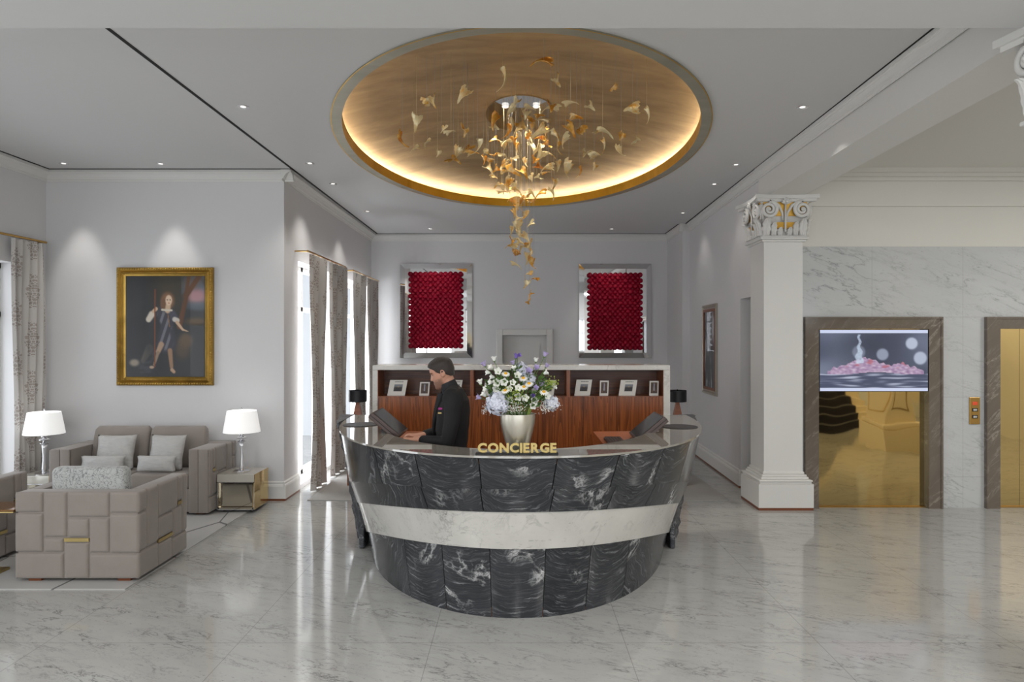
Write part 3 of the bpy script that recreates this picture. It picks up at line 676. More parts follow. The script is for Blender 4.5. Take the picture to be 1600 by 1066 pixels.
def port(u,v):
    c=mixc((38,40,44),(62,62,62),nz(u,v,4)); c=mixc(c,(24,26,30),.5*ell(u,v,.1,.6,.4,.5,0,.8))
    c=mixc(c,(70,60,40),.6*ell(u,v,.55,.15,.2,.2,0,.9))
    if u>.7: 
        c=mixc(c,(112,122,140),.7*ell(u,v,.9,.12,.2,.14,0,.7)*sst(.4,.6,nz(u,v,7,2)+.2)); c=mixc(c,(186,138,142),.85*ell(u,v,.9,.2,.13,.07,0,.6)); c=mixc(c,(96,110,124),.6*ell(u,v,.92,.30,.15,.04,0,.6)); c=mixc(c,(118,86,48),.6*ell(u,v,.9,.45,.13,.035,0,.7))
    br=(94,62,42)
    c=mixc(c,br,seg(u,v,.68,.5,.78,.16,.035,.025)); c=mixc(c,br,seg(u,v,.76,.2,.93,0,.03,.03)); c=mixc(c,br,seg(u,v,.76,.2,.80,0,.025,.02)); c=mixc(c,(120,80,44),.5*ell(u,v,.86,.06,.14,.07,0,.7)*nz(u,v,14))
    c=mixc(c,(112,104,92),.75*seg(u,v,.3,.72,.22,.84,.05,.03)*nz(u,v,8,3)*1.2); c=mixc(c,(168,156,138),.8*ell(u,v,.11,.86,.06,.035,0,.5)); 
    c=mixc(c,(112,94,74),.8*ell(u,v,.76,.64,.08,.07,0,.5)); c=mixc(c,(96,80,64),.7*ell(u,v,.72,.72,.09,.1,0,.6))
    c=mixc(c,(70,72,80),.6*seg(u,v,.4,.72,.25,.92,.06,.08)*sst(.3,.7,nz(u,v*3,9,1)))
    tun=(58,58,68); lt=(150,150,160)
    c=mixc(c,tun,seg(u,v,.47,.36,.53,.5,.085,.07)); c=mixc(c,tun,seg(u,v,.52,.5,.52,.66,.08,.12))
    fold=sst(.5,.75,math.sin((u*1.2+v*.5)*60)*.5+.5)*.55
    m=max(seg(u,v,.46,.40,.53,.5,.06,.05),seg(u,v,.5,.54,.5,.66,.05,.09)); c=mixc(c,lt,m*fold)
    c=mixc(c,(150,104,60),.8*seg(u,v,.53,.35,.555,.5,.006)); 
    sk=(198,168,140)
    c=mixc(c,(168,140,116),seg(u,v,.45,.68,.41,.75,.035,.028)); c=mixc(c,(150,118,92),seg(u,v,.56,.74,.58,.9,.03,.022)); c=mixc(c,(180,148,122),seg(u,v,.585,.93,.61,.95,.022,.02)); c=mixc(c,(140,118,98),seg(u,v,.41,.76,.36,.88,.02,.014)); c=mixc(c,(176,150,126),ell(u,v,.33,.905,.03,.014,0,.3))
    c=mixc(c,(206,196,182),seg(u,v,.33,.38,.29,.43,.04,.035)); c=mixc(c,sk,seg(u,v,.35,.35,.385,.325,.02,.022))
    c=mixc(c,(70,70,84),seg(u,v,.58,.36,.62,.42,.04,.045)); c=mixc(c,(196,190,182),seg(u,v,.62,.43,.655,.44,.03,.028)); c=mixc(c,sk,seg(u,v,.65,.46,.72,.53,.02,.014)); c=mixc(c,sk,seg(u,v,.72,.53,.79,.55,.012,.004))
    c=mixc(c,(128,92,66),ell(u,v,.53,.245,.085,.085,0,.3)); c=mixc(c,(112,80,58),ell(u,v,.475,.28,.035,.06,0,.4)); 
    c=mixc(c,sk,seg(u,v,.54,.28,.53,.34,.03,.035)); c=mixc(c,(216,190,164),ell(u,v,.545,.24,.042,.052,0,.18))
    for ex in (.527,.562): c=mixc(c,(60,40,34),.8*ell(u,v,ex,.235,.009,.006,0,.3))
    c=mixc(c,(170,84,76),.7*ell(u,v,.547,.268,.012,.005,0,.3)); c=mixc(c,(205,196,180),seg(u,v,.46,.335,.58,.34,.012,.012))
    if v>.13 and v<.9: c=mixc(c,(126,66,36),.9*seg(u,v,.372,.13,.368,.9,.008,.008))
    return c
picture('canvas',M['canvas'],pt,(X0+fw,PY-.024,Z1-fw),(X1-X0-2*fw,0,0),(0,0,-(Z1-Z0-2*fw)),130,160,port)
# picture on the right wall
rp=thing('abstract_picture','tall grey abstract picture in silver frame on the right wall','picture',(2.99,10.65,1.1))
def onright(y,o): return XW(y)-o
ya,yb=10.2,11.07
mb=MB(); za,zb=1.11,2.505
def rq(y,z,o): return Vector((XW(y)-o,y,z))
prof=[(0,0),(0,.03),(.03,.035),(.05,.02),(.07,.02),(.07,0)]
vs=[]
for (d,o) in prof: vs+=[rq(yb-d,za+d,o),rq(ya+d,za+d,o),rq(ya+d,zb-d,o),rq(yb-d,zb-d,o)]
mb.add(vs,[(j*4+i,j*4+(i+1)%4,(j+1)*4+(i+1)%4,(j+1)*4+i) for j in range(len(prof)-1) for i in range(4)]); build(mb,'frame',M['silverframe'],rp)
mb=MB(); vs=[]
for (d,o) in ((.07,.002),(.07,.03),(.11,.03),(.11,.002)): vs+=[rq(yb-d,za+d,o),rq(ya+d,za+d,o),rq(ya+d,zb-d,o),rq(yb-d,zb-d,o)]
mb.add(vs,[(j*4+i,j*4+(i+1)%4,(j+1)*4+(i+1)%4,(j+1)*4+i) for j in range(3) for i in range(4)]); build(mb,'inner_frame',M['brownwood'],rp)
c0=rq(yb-.11,zb-.11,.012); c1=rq(ya+.11,zb-.11,.012)
picture('canvas',M['canvas'],rp,c0,c1-c0,(0,0,-(zb-za-.22)),40,90,lambda u,v: mixc((52,56,62),(178,182,186),sst(.48,.72,nz(u*2.2,v*.7,3.2)*.7+.3*nz(u*3,v*1.5,9,4))))
# ------------------------------------------------------------ rose mirrors
def rose(mb,c,r):
    c=Vector(c)
    mb.ball(c,r*.93,10,6,(1,.85,1))
    for ring,(n,rr,tilt) in enumerate(((6,.82,.25),(5,.52,.5),(3,.25,.62))):
        for k in range(n):
            a=2*PI*k/n+ring*.6; ex=Vector((math.cos(a),0,math.sin(a))); tn=Vector((-math.sin(a),0,math.cos(a)))
            def pf(u,v,ex=ex,tn=tn,rr=rr,tilt=tilt):
                q=(u*2-1)*1.0; R=rr*r*(1+.18*v); e2=(ex*math.cos(q)+tn*math.sin(q))
                return c+e2*R+Vector((0,-1,0))*(r*(tilt+.35*v*(1-.5*q*q)))
            mb.grid(pf,5,3)
def rosemirror(u0,u1,v0,v1,ru0,ru1,rv0,rv1,label):
    y=BK; a=px(u0,v0,y-.05); b=px(u1,v1,y-.05); x0,x1,z1,z0=a[0],b[0],a[2],b[2]
    t=thing('rose_mirror',label,'mirror',((x0+x1)/2,y,z0))
    w=.10
    build(framebox(x0,x1,z0,z1,w,[(0,0),(0,.03),(1,.06)],y),'bevelled_border',M['mirrorbev'],t)
    mb=MB().box(x0+w,x1-w,y-.06,y-.01,z0+w,z1-w); build(mb,'mirror_plate',M['mirror'],t)
    p=px(ru0,rv0,y-.1); q=px(ru1,rv1,y-.1); R=(q[0]-p[0])/22; rx0,rx1=p[0]+R,q[0]-R; rz1,rz0=p[2]-R,q[2]+R
    pos=[]
    for j in range(27):
        n=11 if j%2==0 else 10
        zz=lerp(rz1,rz0,j/26)
        for i in range(n): pos.append((lerp(rx0,rx1,(i+(0 if j%2==0 else .5))/10),zz,j%2))
    mb=MB(); rose(mb,(0,0,0),R*1.0); me=mb.mesh('rose',(0,0,0),True,[M['rose']])
    order=sorted(range(len(pos)),key=lambda i:(pos[i][2],-pos[i][1]))
    for k in order[:100]:
        o=bpy.data.objects.new('rose',me); COL.objects.link(o); o.parent=t; o.location=Vector((pos[k][0],y-.085-.018*(1-pos[k][2])-.03*random.random(),pos[k][1]))-t.location
        o.rotation_euler=(random.uniform(-.25,.25),random.uniform(0,6.28),random.uniform(-.25,.25))
    mb=MB()
    for k in order[100:]: rose(mb,(pos[k][0],y-.09-.03*random.random(),pos[k][1]),R)
    o=build(mb,'rose_bed',M['rose'],t,smooth=True); o['kind']='stuff'
rosemirror(625,737.5,412,559.5,638,723.8,424.5,545,'left mirror covered with a block of red roses on the back wall')
rosemirror(905,1018,412.3,559.5,917.8,1004.3,426,547.5,'right mirror covered with a block of red roses on the back wall')
# ------------------------------------------------------------ curtains
def curtain(name_label,x,y0,y1,z0,z1,folds,amp,grp,flare=0,seed=0):
    mb=MB(); nu,nv=folds*14,34; rnd=random.Random(seed); ph=[rnd.uniform(-.5,.5) for _ in range(folds+2)]
    L=(y1-y0)*1.0
    def f(a,b):
        s=a*folds; k=int(s)%len(ph); z=lerp(z0,z1,b); sw=math.sin(2*PI*s+ph[k]*.4*math.sin(b*3))
        am=amp*(.75+.25*(1-b))*(1+.25*math.sin(s*1.7+seed)); c=(y0+y1)/2
        yy=lerp(y0,y1,a)+.35*amp*math.sin(4*PI*s)*.3; yy=c+(yy-c)*(1+flare*(1-b)**2)
        return (x+am*sw+.02*math.sin(b*5+s),yy,z)
    mb.grid(f,nu,nv)
    P=[f(i/(nu-1),.5) for i in range(nu)]; arc=[0]
    for i in range(1,nu): arc.append(arc[-1]+(Vector(P[i])-Vector(P[i-1])).length)
    for j in range(nv):
        for i in range(nu): mb.uv[j*nu+i]=(arc[i]*.8+seed*.37,lerp(z0,z1,j/(nv-1)))
    o=single(mb,'curtain',M['curtain'],name_label,'curtain',(x,(y0+y1)/2,z0),grp,smooth=True); 
    return o
curtain('grey damask curtain at the left edge behind the nearer white lamp',-5.655,7.66,8.16,.01,3.1,5,.032,'damask curtains',seed=1)
curtain('grey damask curtain, leftmost of the pair beside picture wall corner',-2.66,8.80,9.50,.01,3.06,3,.05,'damask curtains',.06,2)
curtain('grey damask curtain on the right of the nearer alcove window',-2.66,9.74,10.60,.01,3.06,4,.055,'damask curtains',.04,3)
curtain('grey damask curtain on the left of the far alcove window',-2.66,11.16,11.98,.01,3.06,3,.05,'damask curtains',.03,4)
curtain('grey damask curtain nearest the back wall corner',-2.66,12.2,13.0,.01,3.06,4,.05,'damask curtains',.02,5)
def rod(x,y0,y1,z,wx,label):
    t=thing('curtain_rod',label,'curtain rod',(x,(y0+y1)/2,z))
    build(MB().tube([(x,y0,z),(x,y1,z)],.014,10),'pole',M['brass'],t)
    for y in (y0+.02,y1-.02): build(MB().tube([(x,y,z),(wx,y,z)],.010,8).lathe([(.0,-.0),(.02,0),(.02,.0)],8,(x,y,z)),'bracket',M['brass'],t)
rod(-5.655,5.6,8.2,3.125,LX,'brass curtain rod on the left wall above the corner curtain')
rod(-2.67,8.7,10.62,3.09,LX2,'brass curtain rod above the nearer alcove window')
rod(-2.67,11.1,13.15,3.09,LX2,'brass curtain rod above the far alcove window')
# ------------------------------------------------------------ rugs
single(MB().box(-5.68,-3.06,5.33,8.25,.0,.010),'rug',M['rug'],'pale rug with thin dark angular lines under the sofa group','rug',(-4.3,6.8,0))
single(MB().box(-2.55,2.57,8.3,12.4,.0,.008),'rug',M['rugplain'],'plain grey rug on the floor behind the marble desk','rug',(0,10,0))
# ------------------------------------------------------------ seating
def tile(mb,O,U,V,Nn,u0,u1,v0,v1,t=.018,gap=.004,n=9):
    O,U,V,Nn=map(Vector,(O,U,V,Nn)); u0+=gap;u1-=gap;v0+=gap;v1-=gap
    w,h=u1-u0,v1-v0
    def prof(a,w):
        s=min(a,1-a)*w; r=.022; return 0 if s<=0 else (1 if s>=r else math.sqrt(1-(1-s/r)**2))
    def cm(a,w): # cluster samples at edges
        k=[0,.06,.18,.45,1]; 
        return a
    def ts(w): r=.022; return [0,r*.12,r*.4,r*.8,r*1.2,w/2,w-r*1.2,w-r*.8,w-r*.4,w-r*.12,w]
    us,vv=ts(w),ts(h); vs=[]
    for y in vv:
        for x in us:
            p=t*prof(x/w,w)*prof(y/h,h)+ .004*math.sin(PI*x/w)*math.sin(PI*y/h); vs.append(O+U*(u0+x)+V*(v0+y)+Nn*p)
    m=len(us); mb.add(vs,[(j*m+i,j*m+i+1,(j+1)*m+i+1,(j+1)*m+i) for j in range(len(vv)-1) for i in range(m-1)])
BACKT=[(0,.226,.761,1),(.230,.418,.478,1),(.422,.759,.707,1),(.759,1,.755,1),(0,.226,.305,.757),(.422,.595,.475,.703),(.598,.759,.299,.703),(.759,1,.294,.75),(.230,.392,.305,.474),(.397,.595,0,.424),(0,.392,0,.301),(.598,1,0,.29)]
BACKG=[(.397,.595,.428,.468)]
SIDET=[(0,.16,.758,1),(0,.16,.31,.754),(0,.38,0,.306),(.16,.38,.31,1),(.38,.79,.60,1),(.79,.9,.68,1),(.38,.68,.33,.596),(.38,.66,0,.28),(.66,1,0,.25),(.68,.88,.254,.62),(.88,1,.254,1)]
SIDEG=[(.38,.68,.285,.325),(.79,.88,.628,.672)]
def seatunit(name,label,cat,cx,cy,w,d,h,th,facing,n_cush,back_z,seatz,loose,group=None):
    """built facing -Y at origin, then mapped by facing sign"""
    sg=1 if facing<0 else -1
    def W(p): return Vector((cx+sg*p[0],cy+sg*p[1],p[2]))
    t=thing(name,label,cat,(cx,cy,0),group)
    def conv(mb): mb.v=[tuple(W(p)) for p in mb.v]; return mb
    z0=.035; bt=.045 if not loose else .0
    ti=.018
    hw,hd=w/2,d/2
    mb=MB(); i=ti
    mb.rbox(-hw+i,-hw+th,-hd+i*.3,hd-th-.002,z0,h-.004,.006); mb.rbox(hw-th,hw-i,-hd+i*.3,hd-th-.002,z0,h-.004,.006); mb.rbox(-hw+i,hw-i,hd-th,hd-i,z0,h-.004,.006); mb.box(-hw+.03,hw-.03,-hd+.02,hd-.03,z0+.01,seatz-.17)
    for X in (-hw+.02,hw-th*.5-.01):
        mb.rbox(X,X+th*.5-.01,-hd-.004,-hd+.03,z0,h-.002,.01)
        mb.rbox(X+(th*.5-.008 if X<0 else -th*.5+.008)+0,X+(th-.02 if X<0 else -.005),-hd-.004,-hd+.03,z0,h-.002,.01)
    shell=build(conv(mb),'frame',M['velvet'],t,smooth=True,angle=40)
    mb=MB(); hh=h-z0
    def sc(L,a,b): return [(u0*a,u1*a,v0*b,v1*b) for (u0,u1,v0,v1) in L]
    for (a,b,c,e) in sc(BACKT,w,hh): tile(mb,(hw,hd-ti,z0),(-1,0,0),(0,0,1),(0,1,0),a,b,c,e,ti)
    build(conv(mb),'back_panel',M['velvet'],shell,smooth=True)
    for s in (-1,1):
        mb=MB()
        for (a,b,c,e) in sc(SIDET,d,hh): tile(mb,(s*(hw-ti),hd,z0),(0,-1,0),(0,0,1),(s,0,0),a,b,c,e,ti)
        build(conv(mb),'side_panel',M['velvet'],shell,smooth=True)
        mb=MB()
        for (a,b,c,e) in sc(SIDEG,d,hh): mb.box(*sorted((s*(hw-ti),s*(hw-.004))),hd-b,hd-a,z0+c,z0+e)
        build(conv(mb),'brass_inlay',M['brasspale'],shell)
    mb=MB()
    for (a,b,c,e) in sc(BACKG,w,hh): mb.box(hw-b,hw-a,hd-ti,hd-.004,z0+c,z0+e)
    build(conv(mb),'brass_inlay',M['brasspale'],shell)
    cw=(w-2*th)/n_cush
    for k in range(n_cush):
        xa=-hw+th+k*cw
        mb=MB().rbox(xa+.004,xa+cw-.004,-hd+.0,hd-th,seatz-.17,seatz,.035,4); build(conv(mb),'seat_cushion',M['velvet'],t,smooth=True)
        mb=MB()
        if loose: 
            def cf(a,b,xa=xa):
                th_=a*2*PI; x=math.cos(th_); y=math.sin(th_); q=(abs(x)**.35)*(1 if x>0 else -1); r=(abs(y)**.35)*(1 if y>0 else -1)
                bb=b; kk=min(1,math.sin(PI*min(max(bb,.0),1))**.25) if 0<bb<1 else 0
                return (xa+cw/2+q*(cw/2-.004)*(.9+.1*kk), hd-th-.02+r*.085*kk+.06*(bb-.5), seatz-.01+(back_z-seatz)*bb)
            mb.grid(cf,40,14,cu=True); mb.add([cf(i/40,0) for i in range(40)],[tuple(range(40))]); mb.add([cf(i/40,1) for i in range(40)],[tuple(range(40))])
            build(conv(mb),'back_cushion',M['velvet'],t,smooth=True)
        else:
            mb.rbox(-.31,.31,hd-th-.15,hd-th-.01,seatz,back_z,.05,5)
            for i_,p in enumerate(mb.v): mb.v[i_]=(p[0]*(1-.03*(p[2]-seatz)),p[1]+.05*(p[2]-seatz),p[2])
            build(conv(mb),'back_cushion',M['scroll'],t,smooth=True)['label']='pale grey scroll patterned cushion'
    for X in (-hw+.09,hw-.09-.1):
        for Y in (-hd+.07,hd-.10): build(conv(MB().box(X,X+.1,Y,Y+.06,.01,z0+.002)),'foot',M['brownwood'],t)
    return t
seatunit('armchair','taupe velvet armchair seen from behind, padded blocks and patterned back cushion','armchair',-3.53,5.875,1.0,.81,.735,.14,1,1,.905,.44,False,'taupe block armchairs')
seatunit('armchair','taupe velvet armchair cut off by the left edge of the photo','armchair',-5.05,5.955,1.0,.81,.735,.14,1,1,.80,.44,False,'taupe block armchairs')
seatunit('sofa','two seat taupe velvet sofa under the portrait','sofa',-4.295,7.915,1.79,.71,.744,.235,-1,2,.955,.47,True)
def pillow(name,label,c,w,h,t,mat,tilt,yaw,group):
    mb=MB(); n=17
    for s in (-1,1):
        def f(a,b,s=s):
            u,v=a*2-1,b*2-1; e=(1-abs(u)**2.6)*(1-abs(v)**2.6); pin=1-.06*(1-u*u)*abs(v)**3-.0
            pinx=1-.07*(1-v*v)*abs(u)**2
            return Vector((u*w/2*pinx,s*t/2*max(0,e)**.55+.004*math.sin(u*13+v*5),v*h/2*(1-.06*(1-u*u)*abs(v)**2)))
        mb.grid(f,n,n)
    R=Matrix.Rotation(yaw,3,'Z')@Matrix.Rotation(tilt,3,'X')
    mb.v=[tuple(Vector(c)+R@Vector(p)) for p in mb.v]
    return single(mb,name,mat,label,'cushion',(c[0],c[1],c[2]-h/2),group,smooth=True)
pillow('throw_pillow','square pale grey cushion on left half of the sofa',(-4.58,7.79,.675),.44,.40,.13,M['satin'],-.25,.05,'square throw cushions')
pillow('throw_pillow','square pale grey cushion on right half of the sofa',(-3.995,7.79,.675),.42,.40,.13,M['satin'],-.25,-.08,'square throw cushions')
pillow('lumbar_pillow','low oblong silvery cushion in front of the left square cushion',(-4.63,7.63,.572),.50,.18,.10,M['satin'],-.15,.02,'oblong cushions')
pillow('lumbar_pillow','low oblong silvery cushion in front of the right square cushion',(-4.03,7.63,.572),.46,.18,.10,M['satin'],-.15,-.05,'oblong cushions')
# side tables
def cube_table(x0,x1,y0,y1,h,label):
    t=thing('side_table',label,'side table',((x0+x1)/2,(y0+y1)/2,0),'mirrored side tables')
    build(MB().rbox(x0,x1,y0,y1,h-.09,h,.003,1),'tabletop',M['tabletop'],t)
    mb=MB(); 
    mb.box(x0,x0+.02,y0,y1,.045,h-.09); mb.box(x0,x1,y1-.02,y1,.045,h-.09); mb.box(x0,x1,y0,y1,.035,.065)
    mb.box(x0+.02,x1-.02,y0+.03,y0+.05,.065,h-.09)
    build(mb,'mirror_box',M['tablemirror'],t)
    build(MB().box(x1-.02,x1,y0,y1,.04,h-.09).box(x1,x1+.002,y0,y1,.04,h),'gold_side',M['tablegold'],t)
    mb=MB()
    mb.box(x0,x1,y0-.003,y0,h-.096,h-.088); mb.box(x0,x0+.008,y0-.003,y0,.035,h-.09); mb.box(x1-.008,x1,y0-.003,y0,.035,h-.09); mb.box(x0,x1,y0-.003,y0,.035,.045)
    build(mb,'edge_trim',M['chrome'],t)
    build(MB().box(x0+.05,x1-.05,y0+.05,y1-.05,0.012,.035),'plinth',M['black'],t)
cube_table(-3.385,-2.965,7.7,8.13,.437,'mirrored cube side table right of the sofa holding a white lamp')
cube_table(-5.57,-5.21,7.6,8.02,.437,'mirrored side table left of the sofa under a white lamp')
t=thing('low_table','bronze glass table edge between the two armchairs at left','table',(-4.4,5.66,0))
build(MB().rbox(-4.535,-4.07,5.52,5.80,.565,.58,.003,1),'tabletop',M['bronzeglass'],t); build(MB().box(-4.535,-4.07,5.515,5.805,.555,.565),'rim',M['brasspale'],t)
build(MB().box(-4.53,-4.51,5.56,5.76,.03,.56),'leg',M['brasspale'],t); build(MB().box(-4.53,-4.3,5.54,5.79,.01,.03),'foot_plate',M['brasspale'],t)
# white table lamps
def lamp(x,y,z,label,sc=1,first=None):
    t=thing('table_lamp',label,'lamp',(x,y,z),'white shaded table lamps')
    build(MB().lathe([(.0,0),(.09,0),(.092,.008),(.08,.014),(.03,.018),(.02,.03)],32,(x,y,z)),'base',M['chrome'],t,smooth=True,angle=40)
    build(MB().lathe([(.024,.02),(.026,.06),(.02,.14),(.018,.2),(.024,.29),(.03,.33)],20,(x,y,z)),'stem',M['crystal'],t,smooth=True)
    build(MB().lathe([(.012,.33),(.05,.345),(.052,.352),(.016,.365),(.016,.37),(.058,.385),(.06,.392),(.016,.41),(.012,.415),(.035,.42),(.035,.428),(.01,.435),(.008,.46)],24,(x,y,z)),'crystal_collar',M['chrome'],t,smooth=True,angle=30)
    sh=build(MB().lathe([(.205,.455),(.163,.70),(.160,.70),(.202,.455),(.205,.455)],40,(x,y,z)),'lamp_shade',M['shade'],t,smooth=True,angle=60)
    build(MB().lathe([(0,.69),(.16,.69)],30,(x,y,z)),'shade_disc',M['shade'],sh)
    build(MB().lathe([(.004,.69),(.004,.715),(.009,.72),(.009,.73),(.002,.738)],10,(x,y,z)),'finial',M['chrome'],t)
lamp(-3.185,7.90,.437,'white shaded crystal table lamp on mirrored cube table right of the sofa')
lamp(-5.36,7.74,.437,'white shaded crystal table lamp in the corner left of the sofa')
# ------------------------------------------------------------ back cabinet
CY=7.85; cx0,cx1,cz=(582-CU)*CY/F,(1047-CU)*CY/F,H-39*CY/F
cab=thing('cabinet','long walnut cabinet framed in pale marble with open niches behind the desk','cabinet',(0,CY,0))
mb=MB(); mb.rbox(cx0,cx1,CY,CY+.5,cz-.055,cz,.004,1); mb.box(cx0,cx0+.058,CY,CY+.5,.009,cz-.055); mb.box(cx1-.075,cx1,CY,CY+.5,.009,cz-.055); build(mb,'marble_surround',M['cabmarble'],cab)
nx=lambda u:(u-CU)*CY/F
nz0,nz1=H-87.5*CY/F,cz-.055
doors=[588.7,661,737.5,840,933,964,1039]
edges=[588.7,661,737,826,888.5,964,1039]
for a,b in zip(edges[:-1],edges[1:]):
    build(MB().box(nx(a)+.0015,nx(b)-.0015,CY+.012,CY+.035,.06,nz0-.012),'panel',M['wood'],cab)
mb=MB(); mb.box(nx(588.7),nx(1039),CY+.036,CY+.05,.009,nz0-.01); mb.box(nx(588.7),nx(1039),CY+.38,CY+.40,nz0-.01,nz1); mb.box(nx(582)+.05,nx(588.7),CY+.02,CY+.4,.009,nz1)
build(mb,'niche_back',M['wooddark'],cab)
build(MB().box(nx(588),nx(1040),CY+.006,CY+.38,nz0-.012,nz0),'shelf',M['wood'],cab)
for a,b in ((734.5,740),(885.5,891),(588.2,590.5),(1036.5,1040)): build(MB().box(nx(a),nx(b),CY+.008,CY+.38,nz0,nz1),'divider',M['wood'],cab)
def card(u0,u1,v0,v1,label,big,lean=.18):
    y=CY+.10; X0_,X1_=nx(u0)*1.01,nx(u1)*1.01; h=(v1-v0)*CY/F; z=nz0
    t=thing('postcard' if not big else 'photo_card',label,'card',((X0_+X1_)/2,y,z),'cards on the cabinet shelf')
    n=Vector((0,math.sin(lean),0)); sk=.03*(1 if big else .3)
    A=Vector((X0_,y,z)); U=Vector((X1_-X0_-sk,0,0)); V=Vector((sk,h*math.sin(lean)*.7,h*math.cos(lean)))
    mb=MB(); T=Vector((0,.006,0)); mb.add([A,A+U,A+U+V,A+V,A+T,A+U+T,A+U+V+T,A+V+T],[(0,1,2,3),(4,7,6,5),(0,4,5,1),(1,5,6,2),(2,6,7,3),(3,7,4,0)])
    build(mb,'card',M['paperwhite'],t)
    mb=MB(); B=A+U*.5; mb.add([B+T*1.2+U*-.1,B+T*1.2+U*.1,B+V*.7+T,B+Vector((0,.09,0))],[(0,1,2),(0,2,3),(1,3,2),(0,3,1)]); build(mb,'easel_back',M['paperwhite'],t)
    f0,f1,g0,g1=(.3,.78,.28,.72) if big else (.14,.86,.1,.84)
    def cf(u,v):
        if big: c=mixc((118,124,132),(60,56,58),sst(.25,.5,v)); c=mixc(c,(34,30,34),ell(u,v,.5,.7,.4,.3,0,.4)); return mixc(c,(176,150,110),.6*ell(u,v,.5,.35,.15,.1,0,.6))
        c=mixc((40,36,40),(118,84,56),nz(u,v,5,u0)); return mixc(c,(170,176,196),.9*seg(u,v,.5,.15,.5,.7,.07,.1))
    picture('printed_photo',M['cardprint'],t,A+U*f0+V*(1-g0)-Vector((0,.002,0)),U*(f1-f0),-V*(g1-g0),16,20,cf)
    if big:
        mb=MB()
        for k in range(9):
            a=.3+.055*k; p=A+U*a+V*.86-Vector((0,.0015,0)); mb.add([p,p+U*.035,p+U*.035+V*.045,p+V*.045],[(0,1,2,3)])
        build(mb,'printed_heading',M['darkmetal'],t)
card(604.5,636,593.5,618.5,'larger white photo card at the left end of the cabinet shelf',True)
card(654.5,671,597,618.8,'small picture card standing left of the concierge head',False)
card(704,722.5,593.5,618.5,'white photo card half hidden behind the concierge head',True)
card(754,783,593.5,618.5,'white photo card behind the left side of the flowers',True)
card(845,869,593.5,618.5,'white photo card behind the right side of the flowers',True)
card(897.5,926,594.5,620,'larger white photo card, leftmost in the right hand niche',True)
card(937,952,596,620,'small picture card between the two large cards of the right niche',False)
card(967,997,595,620,'larger white photo card in middle of the right niche',True)
card(1015,1030.5,597,620.5,'small picture card at the right end of the cabinet shelf',False)
# side consoles with black lamps
def console(x0,x1,label):
    t=thing('console',label,'cabinet',((x0+x1)/2,9.3,0))
    build(MB().box(x0,x1,9.12,9.48,.009,.86),'body',M['wood'],t); build(MB().rbox(x0-.01,x1+.01,9.1,9.5,.86,.885,.003,1),'top',M['wood'],t)
console(-2.27,-1.93,'low walnut stand left of the cabinet carrying a black lamp'); console(2.04,2.28,'low walnut stand right of the cabinet carrying a black lamp')
def blamp(u,label,z0=.885):
    y=9.3; x=(u-CU)*y/F; t=thing('desk_lamp',label,'lamp',(x,y,z0),'black shaded lamps')
    mb=MB(); zt=1.14
    for k in range(4):
        a=PI/4+k*PI/2; b=a+PI/2; R=.085; r=.022
        mb.add([(x+R*math.cos(a),y+R*math.sin(a),z0),(x+R*math.cos(b),y+R*math.sin(b),z0),(x+r*math.cos(b),y+r*math.sin(b),zt),(x+r*math.cos(a),y+r*math.sin(a),zt)],[(0,1,2,3)])
    mb.add([(x+.085*math.cos(PI/4+k*PI/2),y+.085*math.sin(PI/4+k*PI/2),z0) for k in range(4)],[(3,2,1,0)])
    build(mb,'wooden_base',M['woodtop'],t)
    build(MB().lathe([(.122,1.115-z0),(.122,1.27-z0),(.119,1.27-z0),(.119,1.115-z0),(.122,1.115-z0)],40,(x,y,z0)),'lamp_shade',M['blackshade'],t,smooth=True,angle=50)
    build(MB().lathe([(.0,1.262-z0),(.119,1.262-z0)],40,(x,y,z0)).tube([(x,y,1.1),(x,y,1.285)],.006,8),'shade_fitting',M['darkmetal'],t)
blamp(559,'black drum lamp on wooden foot left of the cabinet'); blamp(1058.5,'black drum lamp on wooden foot right of the cabinet')
# ------------------------------------------------------------ reception desk
TZ=1.18
def plan(w,th,off=0):
    a=lerp(1.70,1.45,w)+off; b=lerp(2.51,2.29,w)+off; n=lerp(2.2,2.0,w); xc=lerp(.03,0,w)
    s,c=math.sin(th),math.cos(th); return xc+a*abs(s)**(2/n)*(1 if s>=0 else -1), 7.05-b*abs(max(c,0))**(2/n)
LEV=[dict(w=0,ye=7.05,z=lambda u:None),
     dict(w=.3,ye=7.0,v=lambda u:765-13*((u-812)/270)**2),
     dict(w=.56,ye=6.9,v=lambda u:801-15*((u-812)/250)**2),
     dict(w=.85,ye=6.65,v=lambda u:859.5-28*((u-812)/240)**2),
     dict(w=1,ye=6.55)]
def thmax(L):
    w=L['w']; b=lerp(2.51,2.29,w); n=lerp(2.2,2.0,w); return math.acos(((7.05-L['ye'])/b)**(n/2))
for L in LEV: L['tm']=thmax(L)
def LP(k,s,off=0):
    L=LEV[k]; th=s*L['tm']; x,y=plan(L['w'],th); 
    if k==0: z=TZ-.012
    elif k==4: z=0
    else:
        u=CU+x*F/y; z=H-(L['v'](u)-CV)*y/F
        if k==3: z=max(z,.03)
    if off:
        x2,y2=plan(L['w'],th,off); x,y=x2,y2
    return Vector((x,y,z))
def SP(k,s,t,off=0): return LP(k,s,off).lerp(LP(k+1,s,off),t)
def s_of_u(k,u):
    best=None
    for i in range(-400,401):
        s=i/400*.985; p=SP(k,s,.5); uu=CU+p.x*F/p.y
        if p.y>6.2 and abs(s)>.97: continue
        d=abs(uu-u)
        if best is None or d<best[0]: best=(d,s)
    return best[1]
desk=thing('reception_desk','bowl shaped concierge desk of black veined marble with white marble band','reception desk',(0,5.8,0))
